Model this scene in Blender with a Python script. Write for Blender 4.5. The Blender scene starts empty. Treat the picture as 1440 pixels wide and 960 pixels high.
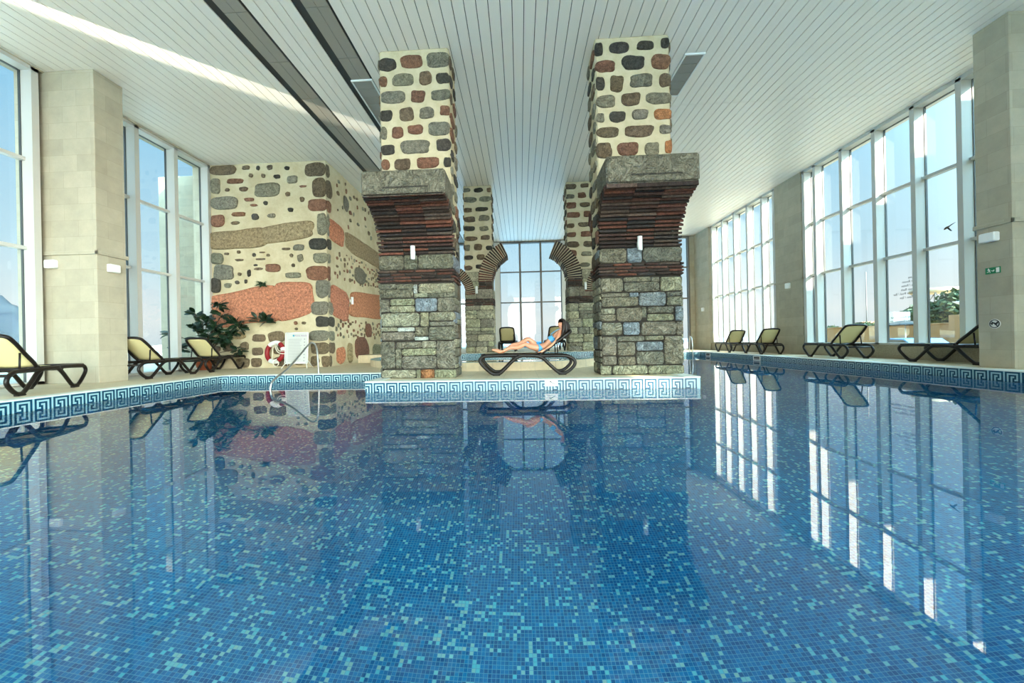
import bpy, math, random
from mathutils import Vector, Matrix, noise
R = math.radians
rnd = random.Random(7)
sc = bpy.context.scene
COL = sc.collection

# ------------------------------------------------------------------ helpers
def lin(c):
    return tuple(((v/255)/12.92 if v/255 <= .04045 else (((v/255)+.055)/1.055)**2.4) for v in c)

class MB:
    """collects polygons (with colour and material slot) and links them as one mesh object"""
    def __init__(s): s.v = []; s.f = []; s.c = []; s.m = []; s.s = []
    def face(s, idx, col=(1,1,1), m=0, sm=False):
        s.f.append(tuple(idx)); s.c.append(col); s.m.append(m); s.s.append(sm)
    def box(s, x0, y0, z0, x1, y1, z1, col=(1,1,1), m=0):
        b = len(s.v)
        s.v += [(x0,y0,z0),(x1,y0,z0),(x1,y1,z0),(x0,y1,z0),(x0,y0,z1),(x1,y0,z1),(x1,y1,z1),(x0,y1,z1)]
        for q in ((3,2,1,0),(4,5,6,7),(0,1,5,4),(1,2,6,5),(2,3,7,6),(3,0,4,7)):
            s.face([b+i for i in q], col, m)
    def bbox(s, x0, y0, z0, x1, y1, z1, bv=.01, col=(1,1,1), m=0):
        """box with chamfered edges"""
        b = len(s.v)
        xs=(x0,x0+bv,x1-bv,x1); ys=(y0,y0+bv,y1-bv,y1); zs=(z0,z0+bv,z1-bv,z1)
        idx = {}
        def P(i,j,k):
            if (i,j,k) not in idx:
                idx[(i,j,k)] = len(s.v); s.v.append((xs[i],ys[j],zs[k]))
            return idx[(i,j,k)]
        for k in (0,3):
            q=[P(1,1,k),P(2,1,k),P(2,2,k),P(1,2,k)]; s.face(q if k else q[::-1],col,m)
        for j in (0,3):
            q=[P(1,j,1),P(2,j,1),P(2,j,2),P(1,j,2)]; s.face(q[::-1] if j else q,col,m)
        for i in (0,3):
            q=[P(i,1,1),P(i,2,1),P(i,2,2),P(i,1,2)]; s.face(q if i else q[::-1],col,m)
        for a in (1,2):
            for (u,w) in ((0,0),(0,3),(3,0),(3,3)):
                pass
        for j,jj in ((0,1),(3,2)):
            for k,kk in ((0,1),(3,2)):
                s.face([P(1,jj,k),P(2,jj,k),P(2,j,kk),P(1,j,kk)],col,m)
        for i,ii in ((0,1),(3,2)):
            for k,kk in ((0,1),(3,2)):
                s.face([P(ii,1,k),P(ii,2,k),P(i,2,kk),P(i,1,kk)],col,m)
        for i,ii in ((0,1),(3,2)):
            for j,jj in ((0,1),(3,2)):
                s.face([P(ii,j,1),P(ii,j,2),P(i,jj,2),P(i,jj,1)],col,m)
                for k,kk in ((0,1),(3,2)):
                    s.face([P(ii,jj,k),P(ii,j,kk),P(i,jj,kk)],col,m)
    def obox(s, o, ex, ey, ez, col=(1,1,1), m=0):
        """box from a corner and three edge vectors"""
        b = len(s.v); o=Vector(o); ex=Vector(ex); ey=Vector(ey); ez=Vector(ez)
        s.v += [tuple(o+p) for p in (ex*0,ex,ex+ey,ey,ez,ex+ez,ex+ey+ez,ey+ez)]
        for q in ((3,2,1,0),(4,5,6,7),(0,1,5,4),(1,2,6,5),(2,3,7,6),(3,0,4,7)):
            s.face([b+i for i in q], col, m)
    def prism(s, pts, d, col=(1,1,1), m=0):
        """polygon (3D points) extruded along vector d"""
        b=len(s.v); n=len(pts); d=Vector(d)
        s.v += [tuple(p) for p in pts]+[tuple(Vector(p)+d) for p in pts]
        s.face([b+i for i in range(n)][::-1],col,m); s.face([b+n+i for i in range(n)],col,m)
        for i in range(n):
            j=(i+1)%n; s.face([b+i,b+j,b+n+j,b+n+i],col,m)
    def tube(s, pts, r, n=8, closed=False, col=(1,1,1), m=0, flat=1.0, up=None):
        P=[Vector(p) for p in pts]; N=len(P); b=len(s.v)
        rr = r if isinstance(r,(list,tuple)) else [r]*N
        prev=None
        for i,p in enumerate(P):
            if closed: t=(P[(i+1)%N]-P[i-1])
            else: t=P[min(i+1,N-1)]-P[max(i-1,0)]
            t.normalize()
            if prev is None:
                a=Vector(up) if up else (Vector((0,0,1)) if abs(t.z)<.9 else Vector((1,0,0)))
                u=(a-t*a.dot(t)).normalized()
            else:
                u=(prev-t*prev.dot(t)).normalized()
            prev=u; w=t.cross(u)
            for k in range(n):
                an=2*math.pi*k/n
                s.v.append(tuple(p+(u*math.cos(an)+w*math.sin(an)*flat)*rr[i]))
        for i in range(N if closed else N-1):
            j=(i+1)%N
            for k in range(n):
                l=(k+1)%n
                s.face([b+i*n+k,b+i*n+l,b+j*n+l,b+j*n+k],col,m,True)
        if not closed:
            s.face([b+k for k in range(n)][::-1],col,m); s.face([b+(N-1)*n+k for k in range(n)],col,m)
    def ball(s, c, r, n=10, k=7, col=(1,1,1), m=0):
        b=len(s.v); rx,ry,rz = r if isinstance(r,(tuple,list)) else (r,r,r)
        for i in range(k+1):
            th=math.pi*i/k
            for j in range(n):
                ph=2*math.pi*j/n
                s.v.append((c[0]+rx*math.sin(th)*math.cos(ph),c[1]+ry*math.sin(th)*math.sin(ph),c[2]+rz*math.cos(th)))
        for i in range(k):
            for j in range(n):
                l=(j+1)%n
                s.face([b+i*n+j,b+(i+1)*n+j,b+(i+1)*n+l,b+i*n+l],col,m,True)
    def lathe(s, prof, c=(0,0,0), n=24, col=(1,1,1), m=0, sm=True):
        b=len(s.v)
        for r_,z_ in prof:
            for j in range(n):
                a=2*math.pi*j/n; s.v.append((c[0]+r_*math.cos(a),c[1]+r_*math.sin(a),c[2]+z_))
        for i in range(len(prof)-1):
            for j in range(n):
                l=(j+1)%n; s.face([b+i*n+j,b+i*n+l,b+(i+1)*n+l,b+(i+1)*n+j],col,m,sm)
    def build(s, name, mats, parent=None, loc=None):
        me=bpy.data.meshes.new(name); me.from_pydata(s.v,[],s.f)
        if not isinstance(mats,(list,tuple)): mats=[mats]
        for mm in mats: me.materials.append(mm)
        me.polygons.foreach_set('material_index',s.m)
        me.polygons.foreach_set('use_smooth',s.s)
        ca=me.color_attributes.new('Col','FLOAT_COLOR','CORNER')
        buf=[]
        for p,c in zip(s.f,s.c): buf += [c[0],c[1],c[2],1.0]*len(p)
        ca.data.foreach_set('color',buf)
        me.update()
        o=bpy.data.objects.new(name,me); COL.objects.link(o)
        if parent: o.parent=parent
        if loc: o.location=loc
        return o

def empty(name, loc=(0,0,0), rz=0):
    o=bpy.data.objects.new(name,None); COL.objects.link(o); o.location=loc; o.rotation_euler=(0,0,rz)
    o.empty_display_size=.2; return o
def tag(o, label, cat, group=None, kind=None):
    if label: o['label']=label
    if cat: o['category']=cat
    if group: o['group']=group
    if kind: o['kind']=kind
    return o
def struct(o, label=None):
    o['kind']='structure'
    if label: o['label']=label
    return o
def copy_tree(o, parent=None):
    c=o.copy(); COL.objects.link(c)
    if parent: c.parent=parent
    for ch in list(o.children): copy_tree(ch,c)
    return c
def smooth_path(pts, k=6, closed=False):
    """Catmull-Rom through the points"""
    P=[Vector(p) for p in pts]; n=len(P); out=[]
    for i in range(n if closed else n-1):
        if closed: a,b,c,d=P[i-1],P[i],P[(i+1)%n],P[(i+2)%n]
        else: a,b,c,d=P[max(i-1,0)],P[i],P[i+1],P[min(i+2,n-1)]
        for j in range(k):
            t=j/k
            out.append(.5*((2*b)+(c-a)*t+(2*a-5*b+4*c-d)*t*t+(3*b-a-3*c+d)*t**3))
    if not closed: out.append(P[-1])
    return out

# ------------------------------------------------------------------ materials
def mat(name, col=(200,200,200), rough=.6, metal=0, spec=.5):
    m=bpy.data.materials.new(name); m.use_nodes=True
    b=m.node_tree.nodes['Principled BSDF']
    b.inputs['Base Color'].default_value=(*lin(col),1); b.inputs['Roughness'].default_value=rough
    b.inputs['Metallic'].default_value=metal; b.inputs['Specular IOR Level'].default_value=spec
    return m
def N(m,t,**k):
    n=m.node_tree.nodes.new(t)
    for a,v in k.items(): setattr(n,a,v)
    return n
def L(m,a,b): m.node_tree.links.new(a,b)
def math_n(m,op,a,b=None,c=None):
    n=N(m,'ShaderNodeMath',operation=op)
    for i,v in enumerate((a,b,c)):
        if v is None: continue
        if isinstance(v,(int,float)): n.inputs[i].default_value=v
        else: L(m,v,n.inputs[i])
    return n.outputs[0]
def mixc(m,f,a,b,blend='MIX'):
    n=N(m,'ShaderNodeMix',data_type='RGBA',blend_type=blend)
    for i,v in ((0,f),(6,a),(7,b)):
        if isinstance(v,(int,float)): n.inputs[i].default_value=v
        elif isinstance(v,tuple): n.inputs[i].default_value=(*v,1) if len(v)==3 else v
        else: L(m,v,n.inputs[i])
    return n.outputs[2]
def noise_n(m,scale,detail=4,rough=.55,vec=None):
    n=N(m,'ShaderNodeTexNoise'); n.inputs['Scale'].default_value=scale
    n.inputs['Detail'].default_value=detail; n.inputs['Roughness'].default_value=rough
    if vec is None:
        tc=N(m,'ShaderNodeTexCoord'); vec=tc.outputs['Object']
    L(m,vec,n.inputs['Vector']); return n.outputs['Fac']
def ramp(m,f,stops):
    n=N(m,'ShaderNodeValToRGB'); e=n.color_ramp.elements
    while len(e)<len(stops): e.new(.5)
    for i,(p,c) in enumerate(stops):
        e[i].position=p; e[i].color=(*c,1) if len(c)==3 else c
    L(m,f,n.inputs[0]); return n.outputs[0]
def bump(m,h,strength=.5,dist=.02):
    b=N(m,'ShaderNodeBump'); b.inputs['Strength'].default_value=strength; b.inputs['Distance'].default_value=dist
    L(m,h,b.inputs['Height']); L(m,b.outputs[0],m.node_tree.nodes['Principled BSDF'].inputs['Normal'])
def base(m,c): L(m,c,m.node_tree.nodes['Principled BSDF'].inputs['Base Color'])

def col_noise_mat(name, rough=.85, sc1=14, lo=.45, hi=1.5, bs=.8, bd=.02, veins=True):
    """colour comes from the stone's own colour attribute, weathered by noise"""
    m=mat(name,rough=rough,spec=.3)
    at=N(m,'ShaderNodeAttribute',attribute_name='Col')
    n1=noise_n(m,sc1,8,.7); n2=noise_n(m,sc1*4,4,.7)
    g=ramp(m,n1,[(.3,(lo,lo,lo)),(.72,(hi,hi,hi))])
    c=mixc(m,1.0,at.outputs['Color'],g,'MULTIPLY')
    g2=ramp(m,n2,[(.35,(.7,.7,.7)),(.7,(1.25,1.25,1.2))])
    c=mixc(m,1.0,c,g2,'MULTIPLY')
    base(m,c)
    h=math_n(m,'ADD',n1,math_n(m,'MULTIPLY',n2,.4))
    if veins:
        ns=N(m,'ShaderNodeTexNoise'); ns.inputs['Scale'].default_value=sc1*.45; ns.inputs['Detail'].default_value=3; ns.inputs['Distortion'].default_value=2.5
        tc=N(m,'ShaderNodeTexCoord'); L(m,tc.outputs['Object'],ns.inputs['Vector'])
        r=math_n(m,'ABSOLUTE',math_n(m,'SUBTRACT',ns.outputs['Fac'],.5))
        h=math_n(m,'ADD',h,math_n(m,'MULTIPLY',math_n(m,'MINIMUM',math_n(m,'MULTIPLY',r,14),1.0),.9))
    bump(m,h,bs,bd)
    return m
M={}
M['stone']=col_noise_mat('weathered_stone')
M['ashlar']=col_noise_mat('split_ashlar',sc1=9,lo=.5,hi=1.45,bs=1.0,bd=.035)
M['brick']=col_noise_mat('old_brick',sc1=18,lo=.35,hi=1.6,bs=.7,bd=.015,veins=False)

def plaster(name,c1,c2,s=5,bs=.5):
    m=mat(name,c1,.9,spec=.2)
    n=noise_n(m,s,6,.65); base(m,mixc(m,ramp(m,n,[(.35,(0,0,0)),(.65,(1,1,1))]),lin(c1),lin(c2)))
    bump(m,noise_n(m,s*6,5,.7),bs,.02); return m
M['mortar']=plaster('lime_mortar',(192,180,152),(176,164,134))
M['mortar_wall']=plaster('rough_lime_render',(208,195,164),(190,174,140),2.2,1.0)
M['mortar_dark']=plaster('dark_joint_mortar',(58,52,46),(40,36,32))
M['mortar_grey']=plaster('grey_joint_mortar',(112,108,98),(80,76,68))

# limestone cladding: big blocks with slight tone differences
def limestone(name,c1,c2,c3,bw=.62,bh=.34):
    m=mat(name,c1,.75,spec=.3)
    tc=N(m,'ShaderNodeTexCoord'); sep=N(m,'ShaderNodeSeparateXYZ'); L(m,tc.outputs['Object'],sep.inputs[0])
    comb=N(m,'ShaderNodeCombineXYZ')
    L(m,math_n(m,'ADD',sep.outputs[0],sep.outputs[1]),comb.inputs[0]); L(m,sep.outputs[2],comb.inputs[1])
    br=N(m,'ShaderNodeTexBrick'); L(m,comb.outputs[0],br.inputs['Vector'])
    br.inputs['Scale'].default_value=1; br.inputs['Brick Width'].default_value=bw; br.inputs['Row Height'].default_value=bh
    br.inputs['Mortar Size'].default_value=.0025; br.inputs['Color1'].default_value=(*lin(c1),1); br.inputs['Color2'].default_value=(*lin(c2),1)
    br.inputs['Mortar'].default_value=(*lin(c3),1); br.inputs['Bias'].default_value=-.2
    n=noise_n(m,3,6,.7)
    c=mixc(m,1.0,br.outputs['Color'],ramp(m,n,[(.3,(.88,.88,.88)),(.7,(1.06,1.05,1.04))]),'MULTIPLY')
    base(m,c); bump(m,noise_n(m,20,4),.15,.01); return m
M['limestone']=limestone('limestone_cladding',(178,170,150),(166,158,138),(156,148,128))
M['ceil_board']=mat('white_ceiling_board',(242,233,222),.4)
M['ceil_gap']=mat('ceiling_joint_shadow_strip',(60,60,58),.9)
M['ceil_dark']=mat('dark_ceiling_panel',(156,148,136),.6)
M['alu']=mat('white_grey_aluminium',(192,190,184),.4)
M['alu_grey']=mat('grey_brown_mullion',(112,106,100),.5)
M['alu_dark']=mat('dark_gasket',(62,66,66),.5)
M['white']=mat('white_enamel',(232,232,228),.4)
M['board']=mat('off_white_board',(196,196,192),.5)
M['grille']=mat('vent_grille_grey',(160,155,146),.6)
M['steel']=mat('polished_steel',(190,190,188),.3,1.0)
M['frame_plastic']=mat('dark_brown_plastic',(26,19,16),.42,0,.3)
M['black']=mat('black_print',(22,22,24),.6)
M['green']=mat('exit_green',(0,120,76),.5)
M['lampglass']=mat('opal_lamp',(240,240,235),.4)
M['terracotta']=plaster('terracotta',(176,98,64),(150,80,54),8,.2)
M['red']=mat('buoy_red',(136,18,24),.5)
M['rope']=mat('buoy_rope',(222,214,196),.8)
def sling(name,c1,c2):
    m=mat(name,c1,.7)
    w=N(m,'ShaderNodeTexWave',wave_type='BANDS',bands_direction='X'); w.inputs['Scale'].default_value=60
    w2=N(m,'ShaderNodeTexWave',wave_type='BANDS',bands_direction='Y'); w2.inputs['Scale'].default_value=60
    tc=N(m,'ShaderNodeTexCoord'); L(m,tc.outputs['Object'],w.inputs['Vector']); L(m,tc.outputs['Object'],w2.inputs['Vector'])
    f=math_n(m,'MULTIPLY',w.outputs['Fac'],w2.outputs['Fac'])
    base(m,mixc(m,f,lin(c1),lin(c2)))
    b=m.node_tree.nodes['Principled BSDF']; 
    return m
M['sling']=sling('cream_mesh_fabric',(206,192,140),(226,214,168))
def deckmat():
    m=mat('beige_stone_deck',(214,204,184),.45)
    tc=N(m,'ShaderNodeTexCoord'); br=N(m,'ShaderNodeTexBrick'); L(m,tc.outputs['Object'],br.inputs['Vector'])
    br.offset=0; br.inputs['Scale'].default_value=1; br.inputs['Brick Width'].default_value=.33; br.inputs['Row Height'].default_value=.33
    br.inputs['Mortar Size'].default_value=.003; br.inputs['Color1'].default_value=(*lin((222,205,172)),1); br.inputs['Color2'].default_value=(*lin((212,195,162)),1)
    br.inputs['Mortar'].default_value=(*lin((176,164,142)),1)
    n=noise_n(m,9,6,.7)
    base(m,mixc(m,1.0,br.outputs['Color'],ramp(m,n,[(.3,(.86,.85,.83)),(.7,(1.05,1.05,1.05))]),'MULTIPLY'))
    return m
M['deck']=deckmat()
M['granite']=plaster('speckled_low_wall',(176,166,144),(142,134,116),40,.2)
M['coping']=mat('pale_coping_edge',(222,226,218),.4)
M['tile_light']=mat('pale_mosaic',(144,182,190),.25)
M['tile_dark']=mat('petrol_mosaic',(8,60,86),.25)

def glassmat():
    m=bpy.data.materials.new('window_glass'); m.use_nodes=True; nt=m.node_tree
    nt.nodes.remove(nt.nodes['Principled BSDF']); out=nt.nodes['Material Output']
    t=N(m,'ShaderNodeBsdfTransparent'); t.inputs[0].default_value=(.96,.985,.98,1)
    g=N(m,'ShaderNodeBsdfGlossy'); g.inputs['Roughness'].default_value=0
    ge=N(m,'ShaderNodeNewGeometry'); dp=N(m,'ShaderNodeVectorMath',operation='DOT_PRODUCT'); L(m,ge.outputs['Incoming'],dp.inputs[0]); L(m,ge.outputs['Normal'],dp.inputs[1])
    q=math_n(m,'POWER',math_n(m,'SUBTRACT',1.0,math_n(m,'ABSOLUTE',dp.outputs['Value'])),5.0)   # Schlick reflectance, same from both sides
    fo=math_n(m,'ADD',.04,math_n(m,'MULTIPLY',q,.96))
    mx=N(m,'ShaderNodeMixShader'); L(m,fo,mx.inputs[0]); L(m,t.outputs[0],mx.inputs[1]); L(m,g.outputs[0],mx.inputs[2])
    L(m,mx.outputs[0],out.inputs['Surface']); return m
M['glass']=glassmat()
def watermat():
    m=bpy.data.materials.new('pool_water_surface'); m.use_nodes=True; nt=m.node_tree
    nt.nodes.remove(nt.nodes['Principled BSDF']); out=nt.nodes['Material Output']
    r=N(m,'ShaderNodeBsdfRefraction'); r.inputs['IOR'].default_value=1.33; r.inputs['Roughness'].default_value=0
    r.inputs[0].default_value=(.93,.985,1,1)
    g=N(m,'ShaderNodeBsdfGlossy'); g.inputs['Roughness'].default_value=0
    f=N(m,'ShaderNodeFresnel'); f.inputs['IOR'].default_value=1.6
    tc=N(m,'ShaderNodeTexCoord'); n=N(m,'ShaderNodeTexNoise'); n.inputs['Scale'].default_value=1.6; n.inputs['Detail'].default_value=2
    L(m,tc.outputs['Object'],n.inputs['Vector'])
    b=N(m,'ShaderNodeBump'); b.inputs['Strength'].default_value=.06; b.inputs['Distance'].default_value=.01; L(m,n.outputs['Fac'],b.inputs['Height'])
    for x in (r,g,f): L(m,b.outputs[0],x.inputs['Normal'])
    mx=N(m,'ShaderNodeMixShader'); L(m,f.outputs[0],mx.inputs[0]); L(m,r.outputs[0],mx.inputs[1]); L(m,g.outputs[0],mx.inputs[2])
    L(m,mx.outputs[0],out.inputs['Surface']); return m
M['water']=watermat()
def mosaic(name='blue_glass_mosaic', size=.025):
    m=mat(name,rough=.3)
    tc=N(m,'ShaderNodeTexCoord'); ge=N(m,'ShaderNodeNewGeometry')
    def vec(op,a,b=None):
        n=N(m,'ShaderNodeVectorMath',operation=op); L(m,a,n.inputs[0])
        if b is not None:
            if isinstance(b,tuple): n.inputs[1].default_value=b
            else: L(m,b,n.inputs[1])
        return n.outputs[0]
    p=vec('ADD',tc.outputs['Object'],(.0121,.0121,.0121)); p=vec('DIVIDE',p,(size,)*3)
    cell=vec('FLOOR',p); fr=vec('FRACTION',p)
    def wn(v):
        n=N(m,'ShaderNodeTexWhiteNoise',noise_dimensions='3D'); L(m,v,n.inputs['Vector']); return n
    w1=wn(cell)
    a=vec('FLOOR',vec('MULTIPLY',cell,(.5,1,1))); b_=vec('FLOOR',vec('MULTIPLY',vec('ADD',cell,(91,17,5)),(1,.5,1)))
    w2=wn(a); w3=wn(b_)
    big=noise_n(m,.9,2)
    thr=math_n(m,'ADD',.090,math_n(m,'MULTIPLY',math_n(m,'SUBTRACT',big,.5),.10))
    l1=math_n(m,'LESS_THAN',w1.outputs['Value'],thr)
    l2=math_n(m,'LESS_THAN',w2.outputs['Value'],.020); l3=math_n(m,'LESS_THAN',w3.outputs['Value'],.020)
    li=math_n(m,'MAXIMUM',l1,math_n(m,'MAXIMUM',l2,l3))
    sepc=N(m,'ShaderNodeSeparateColor'); L(m,w1.outputs['Color'],sepc.inputs[0])
    dark=ramp(m,sepc.outputs[1],[(0,lin(MOS_D0)),(.55,lin(MOS_D1)),(1,lin(MOS_D2))])
    light=ramp(m,sepc.outputs[2],[(0,lin(MOS_L0)),(1,lin(MOS_L1))])
    c=mixc(m,li,dark,light)
    # grout
    an=vec('ABSOLUTE',ge.outputs['True Normal'])
    ed=vec('ABSOLUTE',vec('SUBTRACT',fr,(.5,.5,.5)))
    ed=vec('MULTIPLY',ed,vec('SUBTRACT',an,(1,1,1)))   # negative, zero along the normal axis
    s=N(m,'ShaderNodeSeparateXYZ'); L(m,ed,s.inputs[0])
    mn=math_n(m,'MINIMUM',s.outputs[0],math_n(m,'MINIMUM',s.outputs[1],s.outputs[2]))
    gr=math_n(m,'LESS_THAN',mn,-.445)
    c=mixc(m,gr,c,lin(MOS_G))
    base(m,c)
    return m
MOS_D0=(0,108,178); MOS_D1=(0,134,204); MOS_D2=(0,156,220); MOS_L0=(110,244,255); MOS_L1=(190,244,236); MOS_G=(120,206,232)
M['mosaic']=mosaic()
M['leaf']=mat('dark_glossy_leaf',(24,46,26),.32)
M['stem']=mat('brown_stem',(84,66,48),.8)
M['skin']=mat('tanned_skin',(206,142,110),.5)
M['skin'].node_tree.nodes['Principled BSDF'].inputs['Subsurface Weight'].default_value=.05
M['hair']=mat('dark_brown_hair',(32,19,14),.6)
M['bikini']=mat('sky_blue_bikini',(84,160,212),.6)

# wall-outline lamp for later use
def outdoor(c): return c
SUN_E=8.0; GLOW=34.0; SKY_E=.48; EXPO=1.55; GLINT_SPOT=34000
ASHLAR_L=[(-2.8,1.78,-2.44,1.88,'g'),(-2.44,1.77,-2.09,1.87,'g'),(-2.78,1.6,-2.1,1.77,'g'),(-2.09,1.68,-2.02,1.86,'w'),(-2.0,1.68,-1.28,1.87,'y'),(-2.09,1.6,-1.81,1.68,'y'),(-1.81,1.59,-1.29,1.68,'g'),(-2.77,1.32,-2.59,1.57,'g'),(-2.57,1.45,-2.08,1.58,'y'),(-2.58,1.31,-2.08,1.44,'y'),(-2.07,1.32,-1.63,1.58,'b'),(-1.62,1.31,-1.28,1.58,'g'),(-2.77,1.03,-1.99,1.3,'y'),(-1.97,1.02,-1.8,1.3,'y'),(-1.79,1.13,-1.27,1.3,'y'),(-1.79,1.03,-1.28,1.11,'g'),(-2.77,0.94,-2.44,1.02,'y'),(-2.43,0.93,-2.09,1.01,'w'),(-2.77,0.76,-2.09,0.92,'g'),(-2.08,0.83,-1.82,1.01,'g'),(-2.09,0.75,-1.82,0.82,'w'),(-1.81,0.75,-1.27,1.01,'g'),(-2.77,0.2,-2.49,0.73,'g'),(-2.47,0.6,-1.95,0.72,'g'),(-1.95,0.6,-1.67,0.73,'y'),(-2.48,0.2,-2.37,0.6,'g'),(-2.36,0.45,-1.67,0.59,'y'),(-2.36,0.19,-1.67,0.44,'g'),(-1.66,0.18,-1.28,0.73,'g'),(-2.77,0.01,-2.08,0.17,'y'),(-2.07,-0.0,-1.99,0.17,'y'),(-1.98,-0.01,-1.71,0.17,'o'),(-1.71,-0.0,-1.28,0.16,'y')]
ASHLAR_R=[(1.57,1.6,2.0,1.87,'g'),(2.02,1.79,2.53,1.88,'g'),(2.54,1.78,2.69,1.87,'g'),(2.02,1.6,2.69,1.78,'g'),(2.71,1.6,3.11,1.87,'y'),(1.57,1.51,2.11,1.58,'g'),(1.58,1.32,2.28,1.5,'g'),(2.12,1.5,2.29,1.58,'b'),(2.3,1.32,2.81,1.58,'b'),(2.83,1.5,3.13,1.58,'g'),(2.83,1.32,3.13,1.49,'g'),(1.57,1.18,1.84,1.29,'y'),(1.57,1.04,1.85,1.17,'g'),(1.87,1.03,2.35,1.29,'g'),(2.35,1.1,2.43,1.3,'g'),(2.45,1.18,2.95,1.3,'g'),(2.45,1.03,2.95,1.16,'y'),(2.98,1.02,3.13,1.3,'b'),(1.58,0.77,1.97,1.01,'g'),(1.99,0.77,2.3,1.01,'b'),(2.32,0.76,3.0,1.01,'g'),(3.0,0.75,3.12,1.0,'g'),(1.58,0.38,1.85,0.74,'g'),(1.88,0.65,2.39,0.74,'g'),(2.4,0.66,2.75,0.74,'y'),(1.87,0.37,2.21,0.63,'g'),(2.23,0.46,2.74,0.63,'b'),(1.58,0.2,1.85,0.36,'g'),(1.88,0.19,2.21,0.35,'g'),(2.23,0.19,2.75,0.44,'g'),(2.76,0.19,3.12,0.73,'g'),(1.54,0.01,1.75,0.18,'y'),(1.77,0.01,2.44,0.18,'y'),(2.45,-0.0,3.12,0.17,'y')]
RUBBLE_L=[(-2.7,6.11,-2.35,6.37,'d'),(-2.26,6.14,-1.83,6.41,'r'),(-1.73,6.13,-1.3,6.43,'g'),(-2.7,5.8,-2.54,6.01,'r'),(-2.44,5.8,-2.01,6.05,'g'),(-1.89,5.8,-1.64,6.07,'b'),(-1.56,5.8,-1.27,6.01,'d'),(-2.68,5.46,-2.17,5.71,'g'),(-2.07,5.46,-1.78,5.7,'r'),(-1.67,5.48,-1.29,5.69,'g'),(-2.69,5.12,-2.45,5.34,'d'),(-2.31,5.1,-2.02,5.37,'b'),(-1.91,5.13,-1.61,5.36,'g'),(-1.49,5.18,-1.29,5.37,'r'),(-2.69,4.76,-2.56,5.01,'g'),(-2.47,4.76,-2.24,5.0,'r'),(-2.15,4.83,-1.83,5.02,'r'),(-1.72,4.79,-1.28,5.06,'g'),(-2.69,4.45,-2.41,4.65,'d'),(-2.29,4.45,-1.71,4.72,'g'),(-1.57,4.48,-1.29,4.72,'d'),(-2.69,4.15,-2.52,4.36,'r'),(-2.42,4.14,-2.1,4.36,'b'),(-1.99,4.15,-1.54,4.37,'r'),(-1.44,4.16,-1.29,4.35,'d')]
RUBBLE_R=[(1.55,6.16,1.71,6.43,'d'),(1.83,6.2,2.22,6.42,'d'),(2.35,6.24,2.68,6.41,'d'),(2.81,6.25,2.97,6.45,'d'),(1.56,5.85,1.93,6.08,'r'),(2.07,5.86,2.5,6.15,'d'),(2.63,5.85,2.98,6.14,'r'),(1.56,5.5,1.73,5.77,'d'),(1.83,5.46,2.09,5.78,'b'),(2.21,5.53,2.65,5.78,'g'),(2.77,5.51,2.98,5.77,'b'),(1.56,5.17,1.92,5.41,'g'),(2.04,5.18,2.41,5.43,'b'),(2.52,5.18,2.98,5.41,'g'),(1.56,4.89,1.71,5.07,'g'),(1.8,4.87,2.11,5.08,'d'),(2.24,4.91,2.54,5.1,'g'),(2.66,4.89,2.99,5.09,'o'),(1.56,4.59,1.97,4.79,'b'),(2.09,4.57,2.65,4.8,'b'),(2.75,4.61,2.99,4.78,'g'),(1.54,4.19,1.84,4.49,'b'),(1.95,4.22,2.36,4.48,'r'),(2.47,4.21,2.74,4.46,'g'),(2.85,4.24,3.0,4.48,'o')]
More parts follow.
